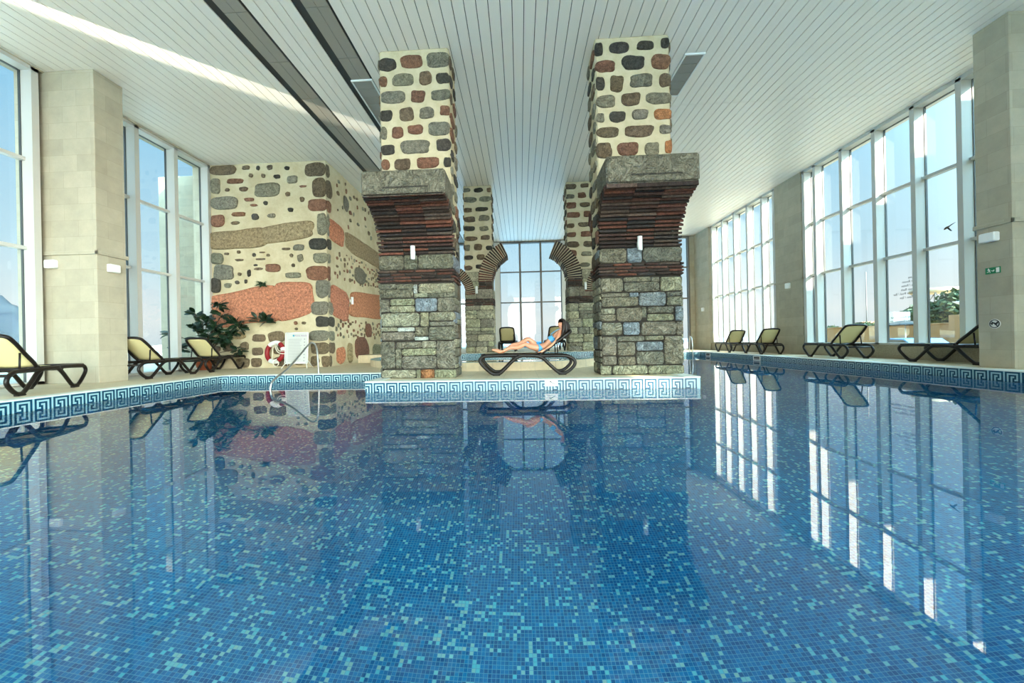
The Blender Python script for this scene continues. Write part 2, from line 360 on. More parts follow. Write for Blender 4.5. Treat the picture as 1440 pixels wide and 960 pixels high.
BLOCK=[(-9.83,6.21,-8.97,6.51,'b'),(-9.82,5.62,-9.51,6.12,'g'),(-9.83,5.1,-8.94,5.51,'g'),(-9.84,4.55,-9.4,4.94,'r'),(-8.78,6.34,-8.5,6.48,'b'),(-8.3,6.31,-8.18,6.45,'d'),(-7.95,6.3,-7.77,6.47,'b'),(-7.38,6.28,-7.21,6.4,'d'),(-8.55,6.09,-8.42,6.22,'b'),(-8.14,6.07,-8.01,6.19,'b'),(-7.74,6.01,-7.52,6.14,'d'),(-9.28,5.91,-8.74,6.07,'r'),(-9.35,5.67,-9.2,5.78,'b'),(-8.87,5.66,-8.59,5.81,'b'),(-8.37,5.45,-7.52,5.89,'g'),(-7.29,5.84,-6.96,6.09,'g'),(-6.9,5.7,-6.67,5.77,'r'),(-7.36,5.44,-7.2,5.58,'b'),(-6.9,5.25,-6.74,5.4,'b'),(-8.71,5.33,-8.4,5.44,'r'),(-8.53,5.16,-8.28,5.24,'r'),(-8.09,5.19,-7.95,5.32,'d'),(-7.29,4.94,-7.12,5.08,'d'),(-9.14,4.86,-8.7,5.0,'r'),(-8.49,4.73,-8.26,4.93,'d'),(-7.97,4.78,-7.69,4.92,'g'),(-9.18,4.6,-8.9,4.71,'b'),(-6.71,6.04,-5.82,6.46,'b'),(-6.48,5.38,-5.74,5.97,'b'),(-6.62,4.93,-5.75,5.32,'r'),(-6.35,4.16,-5.76,4.87,'g'),(-6.62,3.71,-5.79,4.08,'d'),(-6.49,3.29,-5.79,3.62,'g'),(-6.73,2.74,-5.8,3.21,'r'),(-9.87,3.35,-9.45,3.72,'g'),(-9.77,2.85,-9.14,3.33,'g'),(-8.49,3.55,-8.37,3.68,'d'),(-8.03,3.54,-7.9,3.64,'b'),(-9.07,3.43,-8.8,3.51,'b'),(-9.0,3.67,-8.88,3.78,'b'),(-9.42,3.64,-9.27,3.72,'b'),(-7.51,3.73,-7.24,3.81,'b'),(-7.14,3.71,-6.78,3.9,'g'),(-7.03,3.35,-6.82,3.59,'g'),(-7.26,3.5,-7.15,3.62,'b'),(-8.06,3.05,-7.57,3.31,'r'),(-7.41,2.84,-6.91,3.02,'g'),(-8.45,3.25,-8.32,3.32,'d'),(-8.44,3.12,-8.15,3.21,'b'),(-8.67,2.92,-8.56,3.16,'d'),(-8.99,2.97,-8.87,3.07,'b'),(-7.21,3.19,-7.1,3.3,'b'),(-8.27,3.66,-8.05,3.71,'b'),(-8.36,3.44,-8.05,3.5,'b'),(-9.89,2.44,-9.55,2.93,'d'),(-9.45,2.59,-9.2,2.74,'g'),(-9.08,2.69,-8.94,2.81,'d'),(-8.77,2.71,-8.68,2.85,'d'),(-6.44,2.18,-5.81,2.75,'g'),(-6.6,1.65,-5.83,2.08,'g'),(-6.45,1.26,-5.84,1.61,'d'),(-6.67,0.82,-5.85,1.16,'g'),(-6.61,0.41,-5.86,0.78,'b'),(-6.29,0.0,-5.87,0.36,'b'),(-7.17,1.35,-7.05,1.47,'r'),(-6.92,1.36,-6.77,1.45,'b'),(-7.14,1.18,-7.04,1.27,'b'),(-8.02,0.82,-7.49,1.16,'b'),(-8.55,0.83,-8.11,1.08,'b'),(-8.56,0.4,-8.21,0.66,'b'),(-9.1,0.03,-8.65,0.33,'b'),(-8.61,0.03,-8.26,0.32,'b'),(-6.66,0.01,-6.36,0.37,'b'),(-7.85,0.43,-7.5,0.69,'b'),(-7.86,0.05,-7.34,0.35,'b'),(-7.24,0.42,-6.85,0.72,'b'),(-9.53,0.55,-9.17,0.85,'b')]
# ------------------------------------------------------------------ main dimensions (metres; deck top = 0)
CEIL=6.53; WZ=-.19; POOLZ=-2.05
XL,XR=-10.1,10.4            # glass lines of the side walls
YEND=22.8; YBACK=-5.5
T=.232                      # meander tile
# ------------------------------------------------------------------ camera
cam=bpy.data.cameras.new('camera'); co=bpy.data.objects.new('camera',cam); COL.objects.link(co); sc.camera=co
PSI,RHO=.0504,.0208
cam.sensor_width=36; cam.lens=36*541.75/1440; cam.shift_x=15.6/1440; cam.shift_y=-.5/1440; cam.clip_end=3000
f=Vector((-math.sin(PSI),math.cos(PSI),0)); r=Vector((math.cos(PSI),math.sin(PSI),0)); u=Vector((0,0,1))
# rolled camera axes: the world appears turned anticlockwise
rr=r*math.cos(RHO)-u*math.sin(RHO); uu=r*math.sin(RHO)+u*math.cos(RHO)
mt=Matrix.Identity(4)
for i in range(3): mt[i][0]=rr[i]; mt[i][1]=uu[i]; mt[i][2]=-f[i]
mt.translation=(0,0,.70); co.matrix_world=mt

# ------------------------------------------------------------------ floor, pool
m=MB()
for b in ((XL-.3,YBACK,-7.25,9.0),(XL-.3,9.0,-2.85,YEND+.3),(-2.85,6.93,3.13,YEND+.3),(3.13,18.8,8.5,YEND+.3),(8.5,YBACK,XR+.3,YEND+.3),(-7.25,YBACK,8.5,-3.0)):
    m.box(b[0],b[1],-.03,b[2],b[3],0)
struct(m.build('floor',M['deck']),'beige stone pool deck around the water')
m=MB()
for b in ((XL-.3,YBACK,-7.27,8.98),(XL-.3,9.02,-2.87,YEND+.3),(-2.83,6.95,3.11,YEND+.3),(3.15,18.82,8.48,YEND+.3),(8.52,YBACK,XR+.3,YEND+.3),(-7.25,YBACK,8.5,-3.02)):
    m.box(b[0],b[1],POOLZ-.1,b[2],b[3],-.035)
struct(m.build('floor_base',M['mortar_grey']))
m=MB(); m.box(-7.3,-3.05,POOLZ-.1,8.55,18.85,POOLZ)
def wallq(x0,y0,x1,y1,z0,z1,d):
    b=len(m.v); m.v+=[(x0,y0,z0),(x1,y1,z0),(x1,y1,z1),(x0,y0,z1)]; m.face((b,b+1,b+2,b+3))
for a in ((-7.25,-3,-7.25,9),(-7.25,9,-2.85,9),(-2.85,9,-2.85,6.93),(-2.85,6.93,3.13,6.93),(3.13,6.93,3.13,18.8),(3.13,18.8,8.5,18.8),(8.5,18.8,8.5,-3),(8.5,-3,-7.25,-3)):
    wallq(*a,POOLZ,-.03,0)
struct(m.build('pool_basin',M['mosaic']),'pool basin lined with blue glass mosaic')
m=MB()
for x0,y0,x1,y1 in ((-7.245,-2.995,-2.855,8.995),(-2.855,-2.995,3.135,6.925),(3.135,-2.995,8.495,18.795)):
    b=len(m.v); m.v+=[(x0,y0,WZ),(x1,y0,WZ),(x1,y1,WZ),(x0,y1,WZ)]; m.face((b,b+1,b+2,b+3))
struct(m.build('pool_water',M['water']),'still clear water of the large pool')

# Greek key border. 9 columns x 9 rows of mosaic per tile; 1 = dark
KEY=["011111111","010000001","010111101","010100101","010110101","010010101","011110101","010000101","010111101","010000001"]
def border(name,p0,p1,nrm,label,phase=0,ztop=-.012):
    """strip from p0 to p1 on a vertical face"""
    m=MB(); p0=Vector((*p0,0)); p1=Vector((*p1,0)); d=(p1-p0); Ln=d.length; d.normalize(); n=Vector((*nrm,0))
    cs=T/9; k0=int(Ln/cs)
    zt=ztop
    # pale base board and coping line
    o=p0+n*.002; m.obox(o+Vector((0,0,zt-.012-cs*11)),d*Ln,n*.006,(0,0,cs*11+.012),m=0)
    for i in range(k0):
        c=(i+phase)%9
        run=None
        for rI,row in enumerate(KEY):
            if row[c]=='1':
                z1=zt-.006-cs*rI; z0=z1-cs
                if run is None: run=[z0,z1]
                else: run[0]=z0
            if (row[c]!='1' or rI==len(KEY)-1) and run is not None:
                a=p0+d*(cs*i)+n*.008
                m.obox(a+Vector((0,0,run[0])),d*cs*.985,n*.0025,(0,0,run[1]-run[0]),m=1); run=None
    ct=.013+.0012*int(name[-1]); o=p0-n*.25+d*.003; m.obox(o+Vector((0,0,-.012)),d*(Ln-.006),n*.268,(0,0,ct),m=2)
    return struct(m.build(name,[M['tile_light'],M['tile_dark'],M['coping']]),label)
border('trim_1',(-2.85,6.93),(3.13,6.93),(0,-1),'Greek key mosaic border along the front of the column platform',4)
border('trim_2',(-7.25,-3),(-7.25,9),(1,0),'Greek key mosaic border along the left pool edge')
border('trim_3',(-7.25,9),(-2.85,9),(0,-1),'Greek key mosaic border along the back left pool edge',2)
border('trim_4',(8.5,-3),(8.5,18.8),(-1,0),'Greek key mosaic border along the right pool edge')
border('trim_5',(3.13,18.8),(8.5,18.8),(0,-1),'Greek key mosaic border along the far right pool edge')
border('trim_6',(3.13,6.93),(3.13,18.8),(1,0),'Greek key mosaic border on the right flank of the platform')
border('trim_7',(-2.85,6.93),(-2.85,9),(-1,0),'Greek key mosaic border on the left flank of the platform')

# raised half-round basin behind the front columns + terrace
m=MB(); m.box(-6.02,14.0,-.02,3.1,YEND+.3,.28)
struct(m.build('floor_terrace',M['deck']),'raised beige terrace behind the round basin')
def ell(t,off=0): # half ellipse, left semi axis longer
    a=(5.2 if math.cos(t)<0 else 2.95)-off; return (a*math.cos(t),13.99-(4.95-off)*math.sin(t))
m=MB(); n=64
ring=[[(*ell(math.pi*i/n,o),z) for i in range(n+1)] for o,z in ((0,0.0),(0,.20),(.30,.20),(.30,.02))]
b=len(m.v)
for rg in ring: m.v+=rg
for k in range(3):
    for i in range(n):
        q=[b+k*(n+1)+i,b+k*(n+1)+i+1,b+(k+1)*(n+1)+i+1,b+(k+1)*(n+1)+i]; m.face(q,m=1 if k==1 else (2 if k==2 else 0),sm=False)
b=len(m.v); pts=[(*ell(math.pi*i/n,.3),.14) for i in range(n+1)]; m.v+=pts; m.face(list(range(b,b+n+1)),m=3)
b=len(m.v); pts=[(*ell(math.pi*i/n,.3),-.0) for i in range(n+1)]; m.v+=pts; m.face(list(range(b,b+n+1)),m=2)
o=m.build('round_basin',[M['deck'],M['tile_light'],M['mosaic'],M['water']])
tag(o,'raised half-round basin with pale tiled rim behind the two front columns','basin')
bb=border('trim_8',(-5.0,14.0),(2.9,14.0),(0,-1),'pale Greek key strip on the back edge of the round basin',0,.27)

# ------------------------------------------------------------------ ceiling
m=MB(); m.box(XL-.4,YBACK-.5,CEIL+.03,XR+.4,YEND+.4,CEIL+.5,m=1)
x=XL-.3
S1=(-5.06,-4.64); S2=(-3.60,-3.18)
while x<XR+.3:
    x1=x+.2075
    if not (S1[0]-.1<x+.1<S1[1]+.1 or S2[0]-.1<x+.1<S2[1]+.1):
        for y0,y1 in ((YBACK,3.4),(3.405,9.9),(9.905,16.4),(16.405,YEND+.3)):
            m.box(x+.007,y0,CEIL,x1-.007,y1-.0,CEIL+.022,m=0)
    x=x1
for a,b_ in (S1,S2):
    y=YBACK
    while y<YEND:
        m.box(a-.0,y+.004,CEIL+.004,(a+b_)/2-.003,y+1.19,CEIL+.024,m=2); m.box((a+b_)/2+.003,y+.004,CEIL+.004,b_,y+1.19,CEIL+.024,m=2); y+=1.2
struct(m.build('ceiling',[M['ceil_board'],M['ceil_gap'],M['ceil_dark']]),'white board ceiling with narrow dark joints and two dark strips')
def vent(x0,y0,x1,y1,label):
    e=empty('ceiling_vent',((x0+x1)/2,(y0+y1)/2,CEIL)); tag(e,label,'air vent',None)
    w=(x1-x0)/2; h=(y1-y0)/2; m=MB(); z=-.02
    for b in ((-w,-h,-w+.03,h),(w-.03,-h,w,h),(-w+.03,-h,w-.03,-h+.03),(-w+.03,h-.03,w-.03,h)): m.box(b[0],b[1],z-.012,b[2],b[3],.0)
    vf=m.build('vent_frame',M['white'],e)
    m=MB(); y=-h+.03
    m.box(-w+.03,-h+.03,-.004,w-.03,h-.03,.0,m=0)
    k=int((2*h-.06)/.02)
    for i in range(k):
        if i%14==13: continue
        m.box(-w+.035,y+i*.02,-.022,w-.035,y+i*.02+.012,-.006)
    m.build('grille',M['grille'],vf); return e
vent(-3.62,8.33,-3.14,10.4,'grey ceiling vent grille half hidden behind the left stone column')
vent(3.50,8.10,3.92,9.48,'grey ceiling vent grille beside the right stone column')

# ------------------------------------------------------------------ glazing
def glazing(name,axis,plane,stops,z0,z1,trans,depth=.26,inner=1,jamb=.06,label=None,sill=True,fm='alu'):
    """axis 'x': wall plane X=plane, stops along Y.  axis 'y': plane Y=plane, stops along X. inner=+1 when room lies toward +axis"""
    e=empty(name,(0,0,0)); struct(e,label)
    fr=MB(); gk=MB()
    a,b_=(plane-inner*.02,plane+inner*depth); lo,hi=min(a,b_),max(a,b_)
    def bx(mb,s0,s1,zz0,zz1,l,h,mm=0):
        if axis=='x': mb.box(l,s0,zz0,h,s1,zz1,m=mm)
        else: mb.box(s0,l,zz0,s1,h,zz1,m=mm)
    for s in stops: bx(fr,s-jamb,s+jamb,z0,z1,lo,hi)
    bx(fr,stops[0]-jamb,stops[-1]+jamb,z1-.07,z1,lo,hi-.0)
    bx(fr,stops[0]-jamb,stops[-1]+jamb,z0,z0+.05,lo,hi)
    t0,t1=(plane-inner*.03,plane+inner*.10); tl,th=min(t0,t1),max(t0,t1)
    for t in trans:
        for s0,s1 in zip(stops[:-1],stops[1:]): bx(fr,s0+jamb,s1-jamb,t-.035,t+.035,tl,th)
    fo=fr.build('window_frame',M[fm],e)
    for s in stops:   # dark gaskets either side of each post
        for q in (-1,1): bx(gk,s+q*(jamb+.006)-.006,s+q*(jamb+.006)+.006,z0+.05,z1-.07,plane-.025,plane+.025)
    for t in (z1-.076,): bx(gk,stops[0],stops[-1],t-.006,t+.006,plane-.025,plane+.025)
    gk.build('gasket',M['alu_dark'],fo)
    zz=[z0]+list(trans)+[z1]
    for s0,s1 in zip(stops[:-1],stops[1:]):
        for k,(za,zb) in enumerate(zip(zz[:-1],zz[1:])):
            p=MB(); bx(p,s0+jamb,s1-jamb,za+(.035 if k else .05),zb-(.035 if k<len(zz)-2 else .07),plane-.004,plane+.004); p.build('glass_pane',M['glass'],e)
    return e
TR=(2.80,4.62)
def ys(a,b,n): return [a+(b-a)*i/n for i in range(n+1)]
glazing('window_1','x',XL,ys(1.55,7.42,5),.02,6.5,TR,inner=1,label='tall gridded window on the left, nearest')
glazing('window_2','x',XL,[8.32,9.52,10.66,11.93-.08],.02,6.5,TR,inner=1,label='tall gridded window between left pillar and stone block')
glazing('window_3','x',XL,ys(YBACK+.1,.75,5),.02,6.5,TR,inner=1)
glazing('window_4','x',XR,ys(1.55,7.4,5),.38,6.5,TR,inner=-1)
glazing('window_5','x',XR,[8.14,9.36,10.41,11.50,12.62,13.72,14.22],.38,6.5,TR,inner=-1,label='tall gridded window between the two right pillars')
glazing('window_6','x',XR,[15.85,16.6,17.65,18.7,19.75,20.8],.38,6.5,TR,inner=-1,label='tall gridded window at the far right')
glazing('window_7','x',XR,ys(YBACK+.1,.75,5),.38,6.5,TR,inner=-1)
glazing('window_8','y',YEND,[-9.55,-8.35,-7.15,-5.95,-4.75,-3.55,-2.35,-1.15,.07,1.29,2.5,3.7,4.9,6.1,7.3,8.5,9.75],.02,6.5,(2.95,4.74),depth=.16,inner=-1,jamb=.045,label='gridded window across the far end of the hall',fm='alu_grey')
glazing('window_9','y',YBACK,[-9.0+2.25*i for i in range(9)],.02,6.5,TR,inner=1)
# wide white door jambs in the end glazing
m=MB(); m.box(-1.42,YEND-.35,.28,-1.12,YEND-.16,6.45); m.box(2.48,YEND-.35,.28,2.80,YEND-.16,6.45)
struct(m.build('trim_9',M['alu']))
# solid bits of the walls
m=MB(); m.box(XL-.35,11.92,0,XL+.0,YEND+.3,CEIL+.02); m.box(XL-.2,7.42,0,XL-.02,8.3,CEIL)
m.box(XL-.3,-5.5,6.5,XL+.26,11.9,CEIL+.01); m.box(XL-.3,YBACK-.2,0,XL+.1,YBACK+.06,CEIL)
struct(m.build('wall_left',M['limestone']))
m=MB(); m.box(XR-.28,YBACK,0,XR+.3,.8,.38); m.box(XR-.28,1.5,0,XR+.3,7.46,.38); m.box(XR-.28,8.10,0,XR+.3,14.28,.38); m.box(XR-.28,15.76,0,XR+.3,20.95,.38)
struct(m.build('wall_right',M['granite']),'low speckled wall under the right windows')
m=MB(); m.box(XR-.26,YBACK,6.5,XR+.3,YEND,CEIL+.01); struct(m.build('trim_10',M['alu']))
m=MB(); m.box(XL-.3,YEND-.05,6.5,XR+.3,YEND+.3,CEIL+.01); m.box(9.8,YEND-.16,0,XR+.3,YEND+.3,6.5); m.box(XL-.3,YEND-.1,0,-9.6,YEND+.3,6.5)
struct(m.build('wall_end',M['limestone']))
m=MB(); m.box(XL-.3,YBACK-.3,6.5,XR+.3,YBACK+.05,CEIL+.01); m.box(9.05,YBACK-.2,0,XR+.3,YBACK+.05,6.5); m.box(XL-.3,YBACK-.2,0,-9.05,YBACK+.04,6.5)
struct(m.build('wall_back',M['limestone']))

# ------------------------------------------------------------------ limestone pillars
def pillar(x0,y0,x1,y1,label,sides,z=CEIL):
    e=empty('limestone_pillar',((x0+x1)/2,(y0+y1)/2,0)); tag(e,label,'pillar')
    cx,cy=(x0+x1)/2,(y0+y1)/2
    m=MB(); m.bbox(x0-cx,y0-cy,0,x1-cx,y1-cy,z,.008); m.build('shaft',M['limestone'],e)
    m=MB(); g=.035
    if 'f' in sides: m.bbox(x0-cx-(g if 'l' in sides else 0),y0-cy-g,2.68,x1-cx+(g if 'r' in sides else 0),y0-cy,2.76,.006)
    if 'r' in sides: m.bbox(x1-cx,y0-cy-g,2.68,x1-cx+g,y1-cy+g,2.76,.006)
    if 'l' in sides: m.bbox(x0-cx-g,y0-cy-g,2.68,x0-cx,y1-cy+g,2.76,.006)
    m.build('ledge',M['limestone'],e); return e
pillar(XL-.02,7.57,-8.75,8.17,'tall pale limestone pillar between the two left windows','fr')
pillar(9.02,7.50,XR+.02,8.06,'tall pale limestone pillar at the right edge with a green exit sign','fl')
pillar(10.12,14.30,XR+.15,15.75,'shallow limestone pillar between the two right windows','fl')
pillar(10.05,20.95,XR+.15,YEND-.17,'narrow cream pillar in the far right corner','fl')
pillar(XL-.02,.85,-8.75,1.45,'limestone pillar on the left behind the viewpoint','fr')
pillar(9.15,.85,XR+.02,1.45,'limestone pillar on the right behind the viewpoint','fl')

def wall_lamp(loc,nrm,label,size=(.22,.10,.17)):
    e=empty('wall_lamp',loc,math.atan2(nrm[1],nrm[0])+math.pi/2); tag(e,label,'wall lamp',None)
    w,d,h=size; m=MB(); m.bbox(-w/2,-d,-h/2,w/2,0,h/2,.015); ho=m.build('housing',M['white'],e)
    m=MB(); m.box(-w/2+.02,-d+.02,h/2,w/2-.02,-.02,h/2+.004); m.build('diffuser',M['lampglass'],ho); return e
wall_lamp((-9.70,7.57,2.49),(0,-1),'square white wall lamp under the ledge on the front of the left pillar')
wall_lamp((-8.75,7.86,2.43),(1,0),'square white wall lamp under the ledge on the pool side of the left pillar')
wall_lamp((9.02,7.81,2.48),(-1,0),'square white wall lamp above the green exit sign',(.26,.11,.17))
wall_lamp((10.12,15.0,2.55),(-1,0),'small wall lamp on the shallow right pillar between the windows',(.2,.10,.2))
wall_lamp((10.05,21.6,2.2),(-1,0),'tiny wall lamp on the far right corner pillar',(.2,.10,.2))
def tube_lamp(loc,nrm,label,s=1):
    e=empty('cylinder_wall_lamp',loc,math.atan2(nrm[1],nrm[0])+math.pi/2); tag(e,label,'wall lamp')
    m=MB(); m.lathe([(0,-.13*s),(.045*s,-.13*s),(.045*s,.13*s),(.038*s,.13*s),(.0,.125*s)],(0,-.075*s,0),16); m.build('housing',M['white'],e)
    m=MB(); m.box(-.02,-.035*s,-.05,.02,.04,.05); m.build('bracket',M['white'],e)
# ------------------------------------------------------------------ masonry
PAL={k:lin(v) for k,v in dict(g=(124,119,104),b=(110,94,76),r=(126,90,72),d=(72,68,62),o=(168,112,76),y=(150,146,122),w=(200,204,200),p=(206,136,106),t=(164,142,110),u=(132,140,146)).items()}
def vary(c,a=.14):
    k=1+rnd.uniform(-a,a); return (c[0]*k*(1+rnd.uniform(-.05,.05)),c[1]*k,c[2]*k*(1+rnd.uniform(-.06,.06)))
def stone(mb,P,q,depth,pw,col,rough=.07,n=26):
    """one stone on a face. P(u,v,n)->point; q = (u0,v0,u1,v1) or four corners (bl,br,tr,tl); pw = squareness"""
    if len(q)==4 and not isinstance(q[0],(tuple,list)): q=((q[0],q[1]),(q[2],q[1]),(q[2],q[3]),(q[0],q[3]))
    (ax,ay),(bx,by),(cx,cy),(dx,dy)=q
    def uv(s,t):
        s=(s+1)/2; t=(t+1)/2
        return ((1-s)*(1-t)*ax+s*(1-t)*bx+s*t*cx+(1-s)*t*dx,(1-s)*(1-t)*ay+s*(1-t)*by+s*t*cy+(1-s)*t*dy)
    sd=rnd.uniform(0,100); b=len(mb.v); rings=((1.0,-.012),(.985,depth*.45),(.90,depth*.85),(.62,depth*1.0),(.3,depth*1.02))
    for sc_,dn in rings:
        for i in range(n):
            a=2*math.pi*(i+.5)/n; c,s=math.cos(a),math.sin(a)
            rr_=1/((abs(c)**pw+abs(s)**pw)**(1/pw)); rr_*=1+rough*noise.noise((c*1.3+sd,s*1.3,sd*.3))*2
            x,y=max(-1.06,min(1.06,c*rr_))*sc_,max(-1.06,min(1.06,s*rr_))*sc_
            u_,v_=uv(x,y); dd=dn+(depth*.35*noise.noise((u_*9+sd,v_*9,sd)) if dn>0 else 0)
            mb.v.append(tuple(P(u_,v_,dd)))
    u_,v_=uv(0,0); mb.v.append(tuple(P(u_,v_,depth*1.05))); ce=len(mb.v)-1
    for k in range(len(rings)-1):
        for i in range(n):
            j=(i+1)%n; mb.face((b+k*n+i,b+k*n+j,b+(k+1)*n+j,b+(k+1)*n+i),col,0,k>0)
    for i in range(n):
        j=(i+1)%n; mb.face((b+(len(rings)-1)*n+i,b+(len(rings)-1)*n+j,ce),col,0,True)
def faceP(kind,a):
    if kind=='f': return lambda u_,v_,n: (u_,a-n,v_)
    if kind=='k': return lambda u_,v_,n: (u_,a+n,v_)
    if kind=='r': return lambda u_,v_,n: (a+n,u_,v_)
    return lambda u_,v_,n: (a-n,u_,v_)
def rand_ashlar(mb,P,u0,u1,v0,v1,rowh=(.16,.30),wd=(.25,.6),cols='ggyygub',depth=.03):
    v=v0
    while v<v1-.02:
        h=rnd.uniform(*rowh)
        if v1-(v+h)<rowh[0]*.7: h=v1-v
        uu_=u0
        while uu_<u1-.02:
            w=rnd.uniform(*wd)
            if u1-(uu_+w)<wd[0]*.7: w=u1-uu_
            if h>.22 and rnd.random()<.35:
                hh=h*rnd.uniform(.4,.6)
                stone(mb,P,(uu_+.008,v+.008,uu_+w-.008,v+hh-.006),depth,12,vary(PAL[rnd.choice(cols)]),.02)
                stone(mb,P,(uu_+.008,v+hh+.006,uu_+w-.008,v+h-.008),depth,12,vary(PAL[rnd.choice(cols)]),.02)
            else: stone(mb,P,(uu_+.008,v+.008,uu_+w-.008,v+h-.008),depth,12,vary(PAL[rnd.choice(cols)]),.02)
            uu_+=w
        v+=h
def rand_rubble(mb,P,u0,u1,v0,v1,rowh=.36,cols='gdrbgb',depth=.035,wd=(.2,.45)):
    v=v0+.05; k=0
    while v<v1-.12:
        uu_=u0+(0 if k%2 else rnd.uniform(-.12,-.02))
        while uu_<u1-.05:
            w=rnd.uniform(*wd); h=rnd.uniform(.16,.25)
            a,b_=max(u0+.0,uu_),min(u1-.0,uu_+w)
            if b_-a>.08:
                o=rnd.uniform(0,.05); stone(mb,P,(a,v+o,b_,min(v+o+h,v1-.03)),depth,rnd.uniform(2.6,4.5),vary(PAL[rnd.choice(cols)]),.10)
            uu_+=w+rnd.uniform(.10,.17)
        v+=rowh; k+=1
BRC=[(84,54,44),(66,46,40),(54,42,38),(98,60,48),(50,44,42),(80,66,58)]
def brc(): return vary(lin(rnd.choice(BRC)),.25)
def brick_rows(mb,P,u0,u1,v0,v1,rows,depth=.03,bl=(.22,.42)):
    h=(v1-v0)/rows
    for k in range(rows):
        uu_=u0-rnd.uniform(0,.03)
        while uu_<u1:
            w=min(rnd.uniform(*bl),u1+rnd.uniform(0,.02)-uu_)
            if w<.04: break
            stone(mb,P,(uu_+.006,v0+k*h+.010,uu_+w-.006,v0+(k+1)*h-.010),depth*rnd.uniform(.6,1.4),10,brc(),.02,18)
            uu_+=w
def voussoirs(mb,axis,c,r0,r1,a0,a1,n,d0,d1,split=1,thick=.6,cream=None):
    """fan of thin bricks in an arc. axis 'x': arc lies in the YZ plane extruded along X (d0..d1); axis 'y': in XZ plane extruded along Y"""
    for i in range(n):
        a=a0+(a1-a0)*(i+.5)/n; da=(a1-a0)/n*thick/2
        for s in range(split):
            e0=d0+(d1-d0)*s/split+.004; e1=d0+(d1-d0)*(s+1)/split-.004; j=rnd.uniform(-.02,.02)
            if s==0: e0-=rnd.uniform(0,.02)
            if s==split-1: e1+=rnd.uniform(0,.02)
            pts=[]
            for rr_,aa in ((r0+j*.7,a-da),(r1,a-da),(r1,a+da),(r0+j*.7,a+da)):
                h_,v_=c[0]+rr_*math.cos(aa),c[1]+rr_*math.sin(aa)
                pts.append((e0,h_,v_) if axis=='x' else (h_,e0,v_))
            mb.prism(pts,(e1-e0,0,0) if axis=='x' else (0,e1-e0,0),brc())

